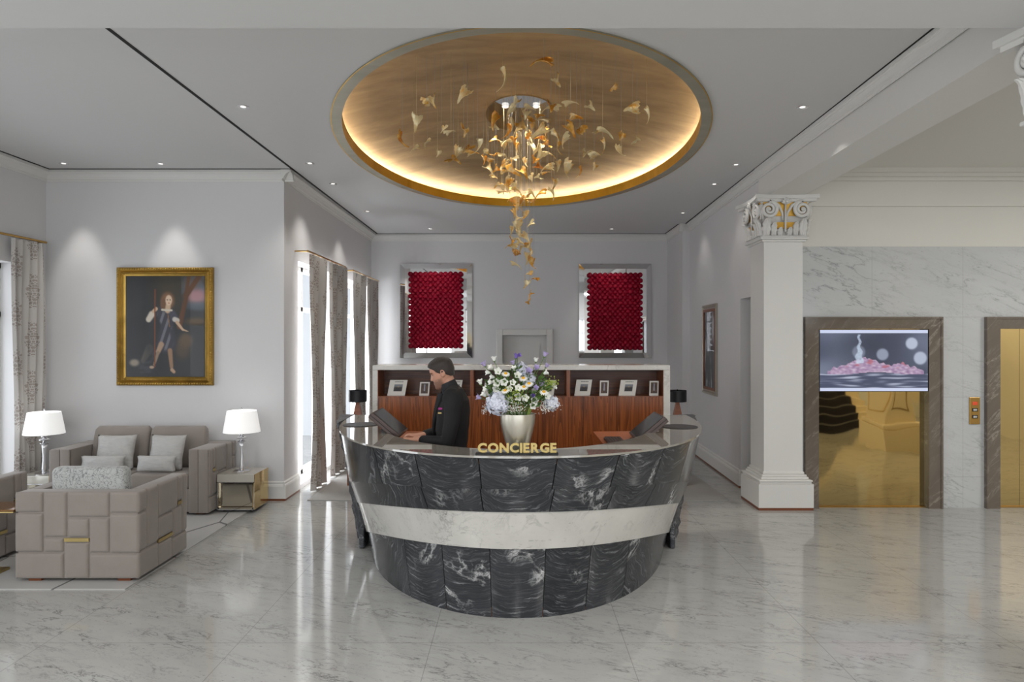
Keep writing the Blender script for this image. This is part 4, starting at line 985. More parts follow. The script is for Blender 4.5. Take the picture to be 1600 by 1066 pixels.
def tier(k,joints,name,mat,off=0,vn=8,seed0=0,gap=.0012):
    ss=[-1]+[s_of_u(k,u) for u in joints]+[1]
    mb=MB(); seeds=[]
    for pi in range(len(ss)-1):
        a,b=ss[pi]+gap,ss[pi+1]-gap; n=max(6,int((b-a)*60)); base_=len(mb.v)
        mb.grid(lambda p,q:SP(k,lerp(a,b,p),q,off),n,vn)
        mid=SP(k,(a+b)/2,0); acc=0; pts=[SP(k,lerp(a,b,i/(n-1)),.5) for i in range(n)]; arc=[0]
        for i in range(1,n): arc.append(arc[-1]+(pts[i]-pts[i-1]).length)
        for j in range(vn):
            for i in range(n):
                z=SP(k,lerp(a,b,i/(n-1)),j/(vn-1)).z; mb.uv[base_+j*n+i]=(arc[i]-arc[-1]/2,z-mid.z+.3); seeds.append(seed0+pi*3.7)
    o=build(mb,name,mat,desk,smooth=True)
    at=o.data.attributes.new('seed','FLOAT','POINT')
    for i,v in enumerate(seeds): at.data[i].value=v
    return o
tier(0,[590,653,750,867,961,1029,1070],'upper_panel',M['blackmarble'],0,seed0=1)
tier(1,[558,662,753,863.5,955,1017],'lower_panel',M['blackmarble'],-.006,seed0=31)
tier(2,[],'white_band',M['deskwhite'],-.014,gap=0)
tier(3,[632.5,691,765.5,851.5,922.5,982.5],'base_panel',M['blackmarble'],-.03,seed0=77,vn=14)
# brass line under the black tiers + dark core
def ribbon(k,t0,off0,off1,name,mat,dz=0):
    mb=MB(); n=120
    def f(a,b):
        s=(a*2-1)*.995; p=LP(k,s,off0).lerp(LP(k,s,off1),b); return p+Vector((0,0,dz))
    mb.grid(f,n,3); build(mb,name,mat,desk,smooth=True)
ribbon(2,1,-.006,-.05,'ledge_trim',M['brasspale'],.001); ribbon(3,1,-.014,-.06,'ledge_trim',M['brasspale'],.001); ribbon(1,1,.0,-.02,'ledge_trim',M['black'],.0)
mb=MB(); n=90
mb.grid(lambda a,b:(lambda k,t:SP(k,(a*2-1)*.99,t,-.045))(min(3,int(b*4)),b*4-min(3,int(b*4))),n,13); build(mb,'inner_core',M['black'],desk,smooth=True)
# counter top ring
IA,IB=1.37,2.23
def outer(th,off=0): x,y=plan(0,th,off); return x,y
def inner(th): s,c=math.sin(th),math.cos(th); return .0+IA*s,7.05-IB*max(c,0)
def ring(z0,z1,oo,io,name,mat):
    mb=MB(); n=120; R=[]
    for i in range(n+1):
        th=(i/n*2-1)*PI/2; o=outer(th,oo); ii=inner(th); dx,dy=ii[0],ii[1]-7.05; L_=math.hypot(dx,dy); k=(L_+io)/L_
        R.append((o,(ii[0]*k,7.05+dy*k)))
    vs=[]; 
    for (o,i_) in R: vs+=[(o[0],o[1],z1),(i_[0],i_[1],z1),(i_[0],i_[1],z0),(o[0],o[1],z0)]
    fs=[]
    for i in range(n):
        for q in range(4): fs.append((i*4+q,i*4+(q+1)%4,(i+1)*4+(q+1)%4,(i+1)*4+q))
    fs+=[(0,1,2,3),(n*4+3,n*4+2,n*4+1,n*4)]
    mb.add(vs,fs); return build(mb,name,mat,desk)
ring(TZ-.014,TZ,.012,0,'countertop',M['topmarble'])
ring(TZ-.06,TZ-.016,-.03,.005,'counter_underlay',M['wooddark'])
mb=MB(); n=100
mb.grid(lambda a,b:(lambda p:(p[0]*1.012,p[1]-.02,lerp(0,TZ-.014,b)))(inner((a*2-1)*PI/2)),n,3); build(mb,'inner_panel',M['wood'],desk,smooth=True)
# rear ends in rough stone
def fin(sg):
    mb=MB(); rnd=random.Random(3+sg)
    nb=26
    for face in range(1):
        rows=[]
        for j in range(nb):
            t=j/(nb-1)*2.999; k=int(t); q=t-k
            zc=[(TZ-.0,7.05,1.77,7.05),]
            P0=SP(min(k,2),sg*.999,q if k<3 else 1)
            yback=lerp(7.14,6.75,j/(nb-1)); yfront=lerp(6.45,6.58,j/(nb-1)); z=lerp(TZ-.003,.0,j/(nb-1))
            xx=lerp(1.775,1.51,(j/(nb-1))**1.1)
            rows.append((xx,yfront,yback,z))
        vs=[];m=9
        for (xx,yf,yb_,z) in rows:
            ring_=[]
            for i in range(m):
                a=i/(m-1); y=lerp(yf,yb_,a); r=.035*noise.noise((y*9,z*11,sg*3))+.02*noise.noise((y*31,z*37,sg))
                wd=.012+.05*a+abs(r); 
                ring_.append((sg*(xx-.10*(1-a)*0+wd-.045*(1-a)*2)+.03*(1-j/nb),y,z))
            inn=[(sg*(xx-.09)+.03*(1-j/nb),lerp(yf,yb_,1-i/(m-1)),z) for i in range(m)]
            vs+=ring_+inn
        M2=2*m
        mb.add(vs,[(j*M2+i,j*M2+(i+1)%M2,(j+1)*M2+(i+1)%M2,(j+1)*M2+i) for j in range(nb-1) for i in range(M2)]+[tuple(range(M2)),tuple(range((nb-1)*M2,nb*M2))[::-1]])
    build(mb,'rough_stone_end',M['roughstone'],desk)
    # small dark bracket under the band
    x=sg*1.43; mb=MB().rbox(min(x,x+sg*.05),max(x,x+sg*.05),6.38,6.6,0,.20,.015,2); build(mb,'bracket',M['roughstone'],desk)
fin(-1); fin(1)
# work surfaces inside
WZ=1.085
for sg in (-1,1):
    pts=[]
    for i in range(13):
        th=lerp(.55,1.32,i/12)*sg; p=inner(th); pts.append((p[0]*.985,p[1]+.03))
    inner_x=.72*sg
    pts=[(inner_x,5.35)]+pts+[(inner_x,6.48)]
    if sg<0: pts=pts[::-1]
    mb=MB().prism(pts,WZ-.035,WZ); mb.box(min(inner_x,inner_x+sg*.03),max(inner_x,inner_x+sg*.03),5.4,6.45,0,WZ-.035)
    build(mb,'work_surface',M['woodtop'],desk)
# discs on the counter
for u,v,side in ((563.5,664,'left'),(1061.5,667.2,'right')):
    y=(H-TZ)*F/(v-CV); x=(u-CU)*y/F
    single(MB().lathe([(0,0),(.158,0),(.16,.003),(.158,.006),(0,.006)],48,(x,y,TZ)),'counter_mat',M['blackpad'],'flat round dark pad on the %s end of the marble counter'%side,'pad',(x,y,TZ),'round counter pads')
# sign
sg_=thing('desk_sign','gold capital letters reading CONCIERGE on a thin black bar','sign',(0,4.61,TZ))
sx0,sx1=(743-CU)*4.61/F,(872-CU)*4.61/F
build(MB().rbox(sx0,sx1,4.585,4.635,TZ,TZ+.012,.002,1),'sign_bar',M['darkmetal'],sg_)
def text_mesh(ch):
    cu=bpy.data.curves.new('t','FONT'); cu.body=ch; cu.size=.088; cu.extrude=.006; cu.offset=.0038; cu.resolution_u=4
    ob=bpy.data.objects.new('t',cu); COL.objects.link(ob); dg=bpy.context.evaluated_depsgraph_get(); me=bpy.data.meshes.new_from_object(ob.evaluated_get(dg)); bpy.data.objects.remove(ob); return me
widths=[]; ms=[]
for ch in 'CONCIERGE':
    me=text_mesh(ch); xs=[q.co.x for q in me.vertices]; zs=[q.co.y for q in me.vertices]; ms.append((me,min(xs),max(xs),min(zs),max(zs),ch))
lx0,lx1=(746.5-CU)*4.61/F,(869.5-CU)*4.61/F; tot=sum(m[2]-m[1] for m in ms); sc_=1.0; gap=(lx1-lx0-tot)/8
if gap<.004: sc_=(lx1-lx0-8*.004)/tot; gap=.004
if gap>.009: sc_=(lx1-lx0-8*.009)/tot; gap=.009
cur=lx0
for me,a,b,c,d_,ch in ms:
    hgt=.0655/(d_-c)
    for q in me.vertices: x,y,z=q.co; q.co=((x-a)*sc_,-z,(y-c)*hgt)
    me.materials.clear(); me.materials.append(M['letter'])
    o=bpy.data.objects.new('letter',me); COL.objects.link(o); o.parent=sg_; o.location=Vector((cur+(.0025 if ch=='R' else 0),4.61,TZ+.012))-sg_.location; cur+=(b-a)*sc_+gap
# tilted monitors + keyboards
def monitor(sg,label,klabel):
    if sg<0: c=Vector((-1.10,5.86,1.24))
    else: c=Vector((1.13,5.9,1.20))
    t=thing('tilted_monitor',label,'monitor',(c.x,c.y,WZ),'reclined desk screens')
    ang=math.radians(40); R=Matrix.Rotation(sg*-ang,3,'Y')   # slopes down towards the centre
    if sg<0: R=Matrix.Rotation(ang,3,'Y')
    def cv(mb): mb.v=[tuple(c+R@Vector(p)) for p in mb.v]; return mb
    build(cv(MB().rbox(-.15,.15,-.22,.22,-.03,.025,.006,2)),'housing',M['leather'],t)
    build(cv(MB().box(-.137,.137,-.2,.2,.025,.028)),'screen',M['screenblk'],t)
    build(cv(MB().box(-.152,.152,-.222,.222,-.004,.0)),'seam',M['black'],t)
    build(MB().box(c.x-.05,c.x+.05,c.y-.08,c.y+.08,WZ,c.z-.02),'stand',M['darkmetal'],t)
    kx=c.x-sg*.27 if sg<0 else c.x-.30
    k=thing('keyboard',klabel,'keyboard',(kx,c.y-.1,WZ),'desk keyboards')
    y0,y1=c.y-.36,c.y+.06
    build(MB().rbox(kx-.075,kx+.075,y0,y1,WZ,WZ+.022,.004,1),'key_tray',M['darkmetal'],k)
    mb=MB()
    for i in range(5):
        for j in range(15): mb.box(kx-.067+i*.027,kx-.045+i*.027,y0+.01+j*.0268,y0+.033+j*.0268,WZ+.022,WZ+.029)
    build(mb,'keys',M['leather'],k)
    return kx
monitor(-1,'reclined dark monitor at the left of the desk facing the concierge','dark keyboard under the hands of the concierge')
monitor(1,'reclined dark monitor at the right of the desk','dark keyboard beside the right hand monitor')
# ------------------------------------------------------------ vase + bouquet
VX,VY=.004,4.745
vz=TZ
prof=[(0,0),(.062,0),(.068,.01),(.085,.06),(.105,.13),(.118,.19),(.122,.235),(.121,.262),(.117,.262),(.116,.235),(.108,.17),(.09,.12),(0,.10)]
single(MB().lathe(prof,56,(VX,VY,vz)),'vase',M['vase'],'silver leaf vase holding flowers on the desk behind the gold letters','vase',(VX,VY,vz),smooth=True,angle=50)
bq=thing('flower_bouquet','loose bouquet of white bellflowers, daisies and pale blue hydrangea in silver vase','flowers',(VX,VY,vz+.12))
BS=VY/F
def bp(u,v,dy=0): y=VY+dy; return Vector(((u-CU)*y/F,y,H-(v-CV)*y/F))
def crop(x,y,dy=0): return bp(740+x/8.886,540+y/8.886,dy)   # coordinates in the flower close-up
root=Vector((VX,VY,vz+.2))
def stem_to(p,parent=None,r=.0022):
    q=(root+(p-root)*.5)+Vector((0,0,.03))*(1 if p.z>root.z+.1 else .0); b=root+Vector(((p.x-VX)*.25,(p.y-VY)*.25,0))
    return [b,b.lerp(q,.6),q,p]
rb=random.Random(11)
def bell(p,d,size,mat,open_=False):
    d=Vector(d).normalized(); e=d.orthogonal().normalized(); g=d.cross(e); mb=MB()
    def f(a,b):
        t=a*2*PI; lob=1+.16*math.cos(5*t)*b**3; r=size*(.28+.42*math.sin(min(1,b*1.15)*PI/2)*(1)+.35*b**5)*lob*(.9 if not open_ else 1.15)
        if b<.02: r=.05*size
        return p+d*(size*1.5*(b-.4)+ .12*size*math.cos(5*t)*b**4)+(e*math.cos(t)+g*math.sin(t))*r
    mb.grid(f,25,8,cu=True)
    o=build(mb,'bellflower',mat,bq,smooth=True)
    m2=MB(); c=p-d*size*.62; m2.ball(c,size*.28,8,5)
    for k in range(5):
        a=2*PI*k/5; m2.tube([c,c+(e*math.cos(a)+g*math.sin(a))*size*.4+d*size*.15,c+(e*math.cos(a)+g*math.sin(a))*size*.62+d*size*.4],[size*.08,size*.09,size*.01],5) if not open_ else None
    st=stem_to(c); m2.tube(st,.0024,6); build(m2,'flower_stem',M['stem'],o,smooth=True)
bells=[((95,520),(-.3,-.3,1),'petalwhite',.024),((85,725),(-1,-.2,.3),'petallilac',.024),((155,690),(-.8,-.4,.7),'petalwhite',.024),((150,270),(-.6,-.2,1),'petallilac',.024),((210,375),(-1,-.3,.1),'petalwhite',.021),((285,195),(-.1,-.1,1),'petalwhite',.022),
 ((340,365),(0,-1,.3),'petalwhite',.021),((270,440),(-1,-.4,.2),'petalwhite',.021),((325,515),(-.1,-1,.1),'petalwhite',.023),((425,510),(0,-1,.1),'petalwhite',.022),((315,605),(0,-1,0),'petalwhite',.022),((180,610),(-.6,-.7,.4),'petalwhite',.022),((565,330),(-.2,-.5,1),'petalwhite',.02),((610,420),(.1,-1,.4),'petalwhite',.02),
 ((590,160),(.3,-.3,1),'petalpurple',.022),((620,140),(.8,-.6,.4),'petalpurple',.017),((550,250),(-.3,-.2,1),'petallilac',.02),((760,370),(.2,-.7,.5),'petallilac',.026),((545,520),(0,-1,.3),'petalwhite',.018),((500,595),(0,-1,0),'petalwhite',.018),((510,750),(0,-1,0),'petalwhite',.019),((620,710),(0,-1,0),'petalwhite',.023),((715,725),(.1,-1,0),'petalwhite',.021),((820,640),(.5,-.8,.3),'petalwhite',.023),
 ((840,765),(.2,-1,.1),'petalwhite',.022),((825,830),(.1,-1,-.1),'petalwhite',.021),((815,700),(.2,-.9,.2),'petalpurple',.018),((935,540),(.3,-.4,1),'petallilac',.026),((990,385),(.9,-.2,.5),'petalwhite',.022),((990,135),(.4,-.1,1),'petallilac',.024),((865,210),(.1,-.1,1),'petalwhite',.02),((1010,290),(.5,-.2,.8),'petallilac',.02),((1015,705),(.4,-1,.2),'petalwhite',.02),((620,590),(0,-1,.2),'petalwhite',.02),((870,320),(.2,-.6,.6),'petallilac',.022),((1120,580),(1,-.3,.1),'petalwhite',.017),((860,595),(.2,-.8,.4),'petallilac',.02),((250,310),(-.6,-.5,.5),'petalwhite',.02),((250,510),(-.8,-.6,.1),'petalwhite',.02)]
for (xy,d,mt,sz) in bells:
    dy=-.10*max(0,1-((xy[0]-600)/520)**2)*(1 if xy[1]>300 else .2)*rb.uniform(.5,1.1); bell(crop(*xy,dy),d,sz*.98,M[mt],d[1]<-.9)
for (x,y) in ((445,390),(690,455),(770,530),(700,575),(437,625),(975,645)):
    p=crop(x,y,-.11); mb=MB(); nrm=Vector((rb.uniform(-.2,.2),-.55,.8)).normalized(); e=nrm.orthogonal().normalized(); g=nrm.cross(e)
    for k in range(15):
        a=2*PI*k/15; dr=e*math.cos(a)+g*math.sin(a); sd=nrm.cross(dr)
        mb.grid(lambda u,v,dr=dr,sd=sd:p+dr*(.008+.025*v)+sd*((u*2-1)*.0048*math.sin(PI*min(1,v*.85+.15))) - nrm*(.006*v*v),3,5)
    o=build(mb,'daisy',M['petalwhite'],bq,smooth=True); mb=MB().ball(p+nrm*.003,.0115,12,8,(1,1,.7),nrm.to_track_quat('Z','Y').to_matrix()); build(mb,'daisy_centre',M['yellow'],o,smooth=True)
    build(MB().tube(stem_to(p),.002,5),'flower_stem',M['stem'],o)
def hydrangea(p,R,n,mat,seed):
    r_=random.Random(seed); mb=MB(); mb.ball(p,R*.72,14,10)
    for k in range(n):
        ph=math.acos(1-2*(k+.5)/n); t=k*2.39996; d=Vector((math.sin(ph)*math.cos(t),math.sin(ph)*math.sin(t),math.cos(ph)))
        if d.y>.5: continue
        c=p+d*R*r_.uniform(.8,1.1); d2=(d+Vector((r_.uniform(-.4,.4),r_.uniform(-.4,.4),r_.uniform(-.4,.4)))).normalized(); e=d2.orthogonal().normalized(); g=d2.cross(e); s=R*.33
        for q in range(4):
            a=PI/2*q+t; dr=e*math.cos(a)+g*math.sin(a); sd=d2.cross(dr)
            mb.add([c,c+dr*s*.35+sd*s*.38+d2*s*.1,c+dr*s*.75+sd*s*.33+d2*s*.16,c+dr*s*.95+d2*s*.1,c+dr*s*.75-sd*s*.33+d2*s*.16,c+dr*s*.35-sd*s*.38+d2*s*.1],[(0,1,2,3,4,5)])
    o=build(mb,'hydrangea',mat,bq)
hydrangea(crop(330,800,-.07),.072,150,M['petalblue'],1); hydrangea(crop(660,360,.03),.055,110,M['petalblue'],2); hydrangea(crop(760,470,-.02),.05,90,M['petalblue'],3); hydrangea(crop(1080,800,.02),.05,90,M['petalblue'],4)
mb=MB()
for k in range(900):
    u=rb.uniform(-1,1); v=rb.uniform(0,1); c=crop(620+u*430*(.55+.45*v**.5),860-540*v**1.1*(1-.35*abs(u)),rb.uniform(-.09,.09)); d=Vector((u*.8+rb.uniform(-.4,.4),rb.uniform(-1,.2),rb.uniform(.1,1))).normalized(); e=d.orthogonal().normalized(); s=rb.uniform(.022,.045)
    mb.add([c,c+d*s*.5+e*s*.25,c+d*s,c+d*s*.5-e*s*.25],[(0,1,2,3)])
o=build(mb,'foliage',M['green'],bq); o['kind']='stuff'
mb=MB()
for k in range(150):
    c=crop(rb.gauss(1080,45),rb.gauss(510,35),rb.uniform(-.05,.02)) if k<80 else crop(rb.gauss(560,90),rb.gauss(650,70),rb.uniform(-.12,-.06)); mb.ball(c,rb.uniform(.003,.0055),6,4)
for k in range(8): mb.tube(stem_to(crop(rb.gauss(1060,40),rb.gauss(560,30),-.02)),.0018,5)
o=build(mb,'lime_filler',M['lime'],bq); o['kind']='stuff'
mb=MB()
for k in range(520):
    q=rb.random()
    if q<.35: c=crop(rb.gauss(560,100),rb.gauss(870,38),rb.uniform(-.13,-.09))
    elif q<.85: c=crop(rb.gauss(1010,75),rb.gauss(840,50),rb.uniform(-.09,.03))
    else: c=crop(rb.gauss(160,30),rb.gauss(880,40),rb.uniform(-.05,.05))
    mb.ball(c,rb.uniform(.0016,.0034),5,3)
o=build(mb,'gypsophila',M['petalwhite'],bq); o['kind']='stuff'
# ------------------------------------------------------------ concierge
PX0,PY0=-.53,5.56
def P(f,l,z): return Vector((PX0-f,PY0-l,z))
def interp(tab,z):
    tab=sorted(tab)
    if z<=tab[0][0]: return tab[0][1]
    for (a,va),(b,vb) in zip(tab[:-1],tab[1:]):
        if z<=b: t=(z-a)/(b-a); return lerp(va,vb,t)
    return tab[-1][1]
FR=[(-.118,.045),(-.108,.075),(-.095,.089),(-.07,.090),(-.04,.088),(-.02,.088),(0,.088),(.03,.088),(.045,.094),(.06,.094),(.08,.086),(.10,.068),(.118,.042),(.128,.018),(.131,0)]
BK_=[(-.118,.03),(-.10,-.02),(-.08,-.045),(-.05,-.066),(-.02,-.084),(.02,-.097),(.05,-.100),(.08,-.090),(.10,-.072),(.118,-.046),(.128,-.02),(.131,0)]
WD=[(-.118,.012),(-.108,.030),(-.09,.045),(-.06,.058),(-.03,.066),(0,.071),(.03,.074),(.06,.075),(.085,.068),(.105,.052),(.12,.032),(.129,.012),(.131,0)]
def headpt(t,z,add=None):
    f0,b0,w=interp(FR,z),interp(BK_,z),interp(WD,z); c=(f0+b0)/2; h=(f0-b0)/2
    ca,sa=math.cos(t),math.sin(t); n=.88
    f=c+h*abs(ca)**n*(1 if ca>=0 else -1); l=w*abs(sa)**n*(1 if sa>=0 else -1)
    if ca>0:
        G=lambda x,s:math.exp(-(x/s)**2)
        nose=interp([(-.03,0),(-.024,.010),(-.015,.026),(-.005,.021),(.015,.011),(.032,.002),(.045,0)],z)
        f+=nose*G(l,.0125+.005*G(z+.018,.012))
        f+=.007*G(l,.022)*(G(z+.042,.006)+G(z+.054,.007)*.9)-.004*G(l,.02)*G(z+.048,.0035)
        f+=.006*G(l,.02)*G(z+.085,.014)
        for e in (-.031,.031): f-=.010*G(l-e,.016)*G(z-.022,.013); f+=.004*G(l-e,.011)*G(z-.022,.007); f+=.004*G(l-e,.02)*G(z-.042,.007)
    return f,l,z
HC=(.075,0,1.672); PITCH=math.radians(20)
def headW(f,l,z):
    c,s=math.cos(PITCH),math.sin(PITCH); f2=f*c+z*s; z2=-f*s+z*c
    return P(HC[0]+f2-.0,HC[1]+l,HC[2]+z2)
def headmesh(mb,off=None,nt=64,nzz=60):
    zs=[-.118+.249*(.5-.5*math.cos(PI*j/(nzz-1))) for j in range(nzz)]
    vs=[]
    for z in zs:
        for i in range(nt):
            t=2*PI*i/nt; f,l,zz=headpt(t,z)
            if off:
                o=off(f,l,zz); c=Vector((0,0,.02)); d=(Vector((f,l,zz))-c); L_=d.length; d=c+d/L_*(L_+o); f,l,zz=d
            vs.append(headW(f,l,zz))
    fs=[(j*nt+i,j*nt+(i+1)%nt,(j+1)*nt+(i+1)%nt,(j+1)*nt+i) for j in range(nzz-1) for i in range(nt)]+[tuple(range(nt))[::-1],tuple(range((nzz-1)*nt,nzz*nt))]
    mb.add(vs,fs)
def loft(mb,rows,n=28):  # rows: (f,l,z, rf, rl)
    vs=[]
    for (f,l,z,rf,rl) in rows:
        for i in range(n): t=2*PI*i/n; vs.append(P(f+rf*math.cos(t),l+rl*math.sin(t),z))
    m=len(rows); mb.add(vs,[(j*n+i,j*n+(i+1)%n,(j+1)*n+(i+1)%n,(j+1)*n+i) for j in range(m-1) for i in range(n)]+[tuple(range(n))[::-1],tuple(range((m-1)*n,m*n))])
def chain(mb,pts,n=14):
    for (a,ra),(b,rb_) in zip(pts[:-1],pts[1:]): mb.cap(P(*a),P(*b),ra,rb_,n)
def hand(mb,wr,fd,side,z):   # wrist (f,l,z), direction toward fingers in (f,l)
    w=Vector(wr); d=Vector((fd[0],fd[1],0)).normalized(); sd=Vector((-d.y,d.x,0))*side  # sd toward thumb
    up=Vector((0,0,1))
    def Q(a,b,c): return tuple(w+d*a+sd*b+up*c)
    chain(mb,[(wr,.026),(Q(.03,.0,.0),.026)],12)
    for b in (-.03,-.01,.01,.028): chain(mb,[(Q(.015,b*.6,.002),.019),(Q(.088,b,.004),.0135)],10)
    for k,(b,L1,L2,L3) in enumerate(((-.033,.030,.020,.016),(-.011,.038,.026,.018),(.011,.042,.027,.018),(.031,.038,.024,.017))):
        p0=Q(.088,b,.004); p1=Q(.088+L1*.93,b*1.12,.004+L1*.15); p2=Q(.088+L1*.93+L2*.8,b*1.18,.004+L1*.15-L2*.55); p3=Q(.088+L1*.93+L2*.8+L3*.5,b*1.2,.004+L1*.15-L2*.55-L3*.75)
        chain(mb,[(p0,.0105),(p1,.0095),(p2,.0085),(p3,.0075)],10)
    chain(mb,[(Q(.02,.018,-.004),.017),(Q(.052,.045,-.010),.012),(Q(.082,.052,-.017),.0095),(Q(.105,.046,-.020),.0085)],10)
SH=1.50
armL=[((-.03,.18,SH),.060),((-.015,.245,1.30),.052),((.01,.255,1.155),.044),((.25,.10,1.152),.030)]
armR=[((-.01,-.185,SH),.062),((.03,-.27,1.32),.054),((.07,-.27,1.19),.045),((.25,-.09,1.162),.030)]
body=MB()
headmesh(body)
chain(body,[((-.005,0,1.50),.066),((.02,0,1.57),.060),((.045,0,1.64),.058)],20)
loft(body,[(0,0,.86,.10,.15),(0,0,.95,.115,.165),(.0,0,1.08,.10,.145),(0,0,1.25,.115,.16),(0,0,1.40,.115,.185),(-.01,0,1.50,.085,.165),(-.01,0,1.55,.06,.08)])
for arm in (armL,armR): chain(body,arm)
WL_=(.25,.10,1.152); WR_=(.25,-.09,1.162)
hand(body,WL_,(1,-.12),-1,0); hand(body,WR_,(1,.12),1,0)
for s in (-1,1):
    chain(body,[((0,s*.095,.92),.085),((.02,s*.10,.50),.058),((0,s*.10,.10),.042)],16); chain(body,[((-.04,s*.10,.05),.04),((.13,s*.11,.035),.034)],12)
    # ear
    c=Vector((-.008,s*.075,.008)); 
    pts=[]
    for k in range(13):
        a=-.6+2*PI*.72*k/12; pts.append(headW(-.012+.016*math.cos(a)*1.0,s*(.080+.006*math.sin(a*.5)),.006+.030*math.sin(a)))
    body.tube(pts,.0048,8)
    body.ball(headW(-.010,s*.074,.002),.018,12,8,(.8,.35,1.4))
def remesh(mb,name,vox,mat,parent,smooth_it=3,colfn=None):
    me=mb.mesh(name+'_src',(0,0,0)); ob=bpy.data.objects.new(name+'_src',me); COL.objects.link(ob)
    m=ob.modifiers.new('r','REMESH'); m.mode='VOXEL'; m.voxel_size=vox; m.use_smooth_shade=True
    s=ob.modifiers.new('s','SMOOTH'); s.iterations=smooth_it; s.factor=.5
    dg=bpy.context.evaluated_depsgraph_get(); res=bpy.data.meshes.new_from_object(ob.evaluated_get(dg)); bpy.data.objects.remove(ob)
    res.name=name; res.materials.clear(); res.materials.append(mat)
    if colfn:
        ca=res.color_attributes.new('Col','FLOAT_COLOR','POINT')
        for i,q in enumerate(res.vertices): ca.data[i].color=(*colfn(q.co),1)
    L_=WL(parent) if parent else Vector((0,0,0)); res.transform(Matrix.Translation(-L_))
    res.polygons.foreach_set('use_smooth',[True]*len(res.polygons))
    o=bpy.data.objects.new(name,res); COL.objects.link(o); o.parent=parent; return o
man=thing('person','dark haired bearded person in black jacket typing behind the desk','person',(PX0,PY0,0))
def inv(p):   # world -> head coords
    f=-(p.x-PX0)-HC[0]; l=-(p.y-PY0); z=p.z-HC[2]; c,s=math.cos(PITCH),math.sin(PITCH); return f*c-z*s,l,f*s+z*c
def skincol(p):
    base_=srgb(196,146,122)[:3]
    f,l,z=inv(p)
    if p.z<1.5: return srgb(200,148,124)[:3]
    r=noise.noise((p.x*90,p.y*90,p.z*90))*.012
    # beard: jaw, chin, moustache
    jaw=sst(-.022,-.042,z+.35*max(0,.03-f)*-1+r)*sst(.0,.02,f) if z<0 else 0
    b=0
    if f>-.002 and z<-.02 and z>-.125: b=.8*sst(-.014,-.05,z-(.075-f)*.22+r*2)*sst(-.002,.03,f)
    if f>.07 and abs(l)<.03 and -.047<z<-.030: b=max(b,.8)
    if f>.088 and abs(l)<.02 and -.058<z<-.040: b*=.25
    c=mixc(base_,srgb(70,54,46)[:3],.8*b)
    for e in (-.031,.031):
        if f>.06: c=mixc(c,srgb(52,36,28)[:3],.9*ell(l,z,e,.040,.020,.0045,0,.4)); c=mixc(c,srgb(40,28,26)[:3],.85*ell(l,z,e,.021,.012,.0035,0,.4))
    if f>.09: c=mixc(c,srgb(168,100,90)[:3],.5*ell(l,z,0,-.048,.022,.007,0,.4))
    return c
remesh(body,'body',.0038,M['skin'],man,2,skincol)
hm=MB()
def hoff(f,l,z):
    line=interp([(-.10,-.045),(-.06,-.03),(-.02,.0),(.012,.012),(.035,.03),(.05,.055),(.075,.078),(.10,.085)],f)   # lower limit of hair by depth f
    k=sst(line-.004,line+.006,z)
    th=.006+.012*sst(.05,.1,z)+.004*sst(-.02,-.08,f)
    th+=.007*sst(.02,.07,f)*sst(.06,.1,z)
    return lerp(-.009,th+.0022*noise.noise((f*90,l*160,z*90)),k)
headmesh(hm,hoff,96,80); build(hm,'hair',M['hair'],man,smooth=True)
jk=MB()
loft(jk,[(.0,0,.80,.145,.20),(0,0,.95,.140,.195),(.0,0,1.10,.122,.172),(-.005,0,1.25,.135,.185),(-.01,0,1.38,.138,.205),(-.02,0,1.47,.118,.20),(-.02,0,1.53,.085,.14),(-.01,0,1.565,.075,.085)],36)
for arm in (armL,armR):
    a=[(arm[0][0],.074),(arm[1][0],.062),(arm[2][0],.054),((lerp(arm[2][0][0],arm[3][0][0],.86),lerp(arm[2][0][1],arm[3][0][1],.86),lerp(arm[2][0][2],arm[3][0][2],.86)),.042)]
    chain(jk,a,18)
    chain(jk,[((-.015,arm[0][0][1]*.45,1.535),.055),((-.01,arm[0][0][1],1.505),.070)],16)
jk=remesh(jk,'jacket',.0065,M['suit'],man,8)
for q in jk.data.vertices:
    p=q.co; n_=noise.noise((p.x*7,p.y*7,p.z*11)); q.co+=Vector((n_,noise.noise((p.x*9+4,p.y*9,p.z*9)),0))*.006
cb=MB().lathe([(.074,-.035),(.070,.03),(.067,.06),(.062,.061),(.062,-.035),(.074,-.035)],32,(0,0,0))
CR=Matrix.Rotation(math.radians(-24),3,'Y'); cb.v=[tuple(P(.015,0,1.555)+CR@Vector(p)) for p in cb.v]
build(cb,'shirt_collar',M['suit2'],man,smooth=True,angle=50)
mb=MB()
def lap(a,b):   # lapel on the camera side of the chest
    z=lerp(1.53,1.17,b); f=.09+.055*math.sin(min(1,b*1.2)*PI/2); l=.115-.09*b+.0
    return P(f+ .012-.035*a*(1-b)*1.2, l+.035*a*(1-b*.9)+.01, z+.0)
for s in (1,-1):
    mb.grid(lambda a,b,s=s:(lambda q:Vector((q.x,PY0-s*(PY0-q.y),q.z)))(lap(a,b)),5,12); mb.grid(lambda a,b,s=s:(lambda q:Vector((q.x+.008,PY0-s*(PY0-q.y),q.z)))(lap(a,b)),5,12)
build(mb,'lapel',M['suit'],man,smooth=True)
mb=MB(); c=P(.072,.155,1.405); mb.rbox(c.x-.022,c.x+.022,c.y-.008,c.y+.02,c.z-.004,c.z+.012,.003,2); build(mb,'pocket_square',M['magenta'],man)
mb=MB(); c=P(.076,.157,1.375); mb.rbox(c.x-.02,c.x+.02,c.y-.008,c.y+.02,c.z-.006,c.z+.006,.002,1); build(mb,'name_badge',M['letter'],man)
tr=MB(); loft(tr,[(0,0,.84,.125,.17),(0,0,.95,.13,.175),(0,0,1.0,.125,.17)],28)
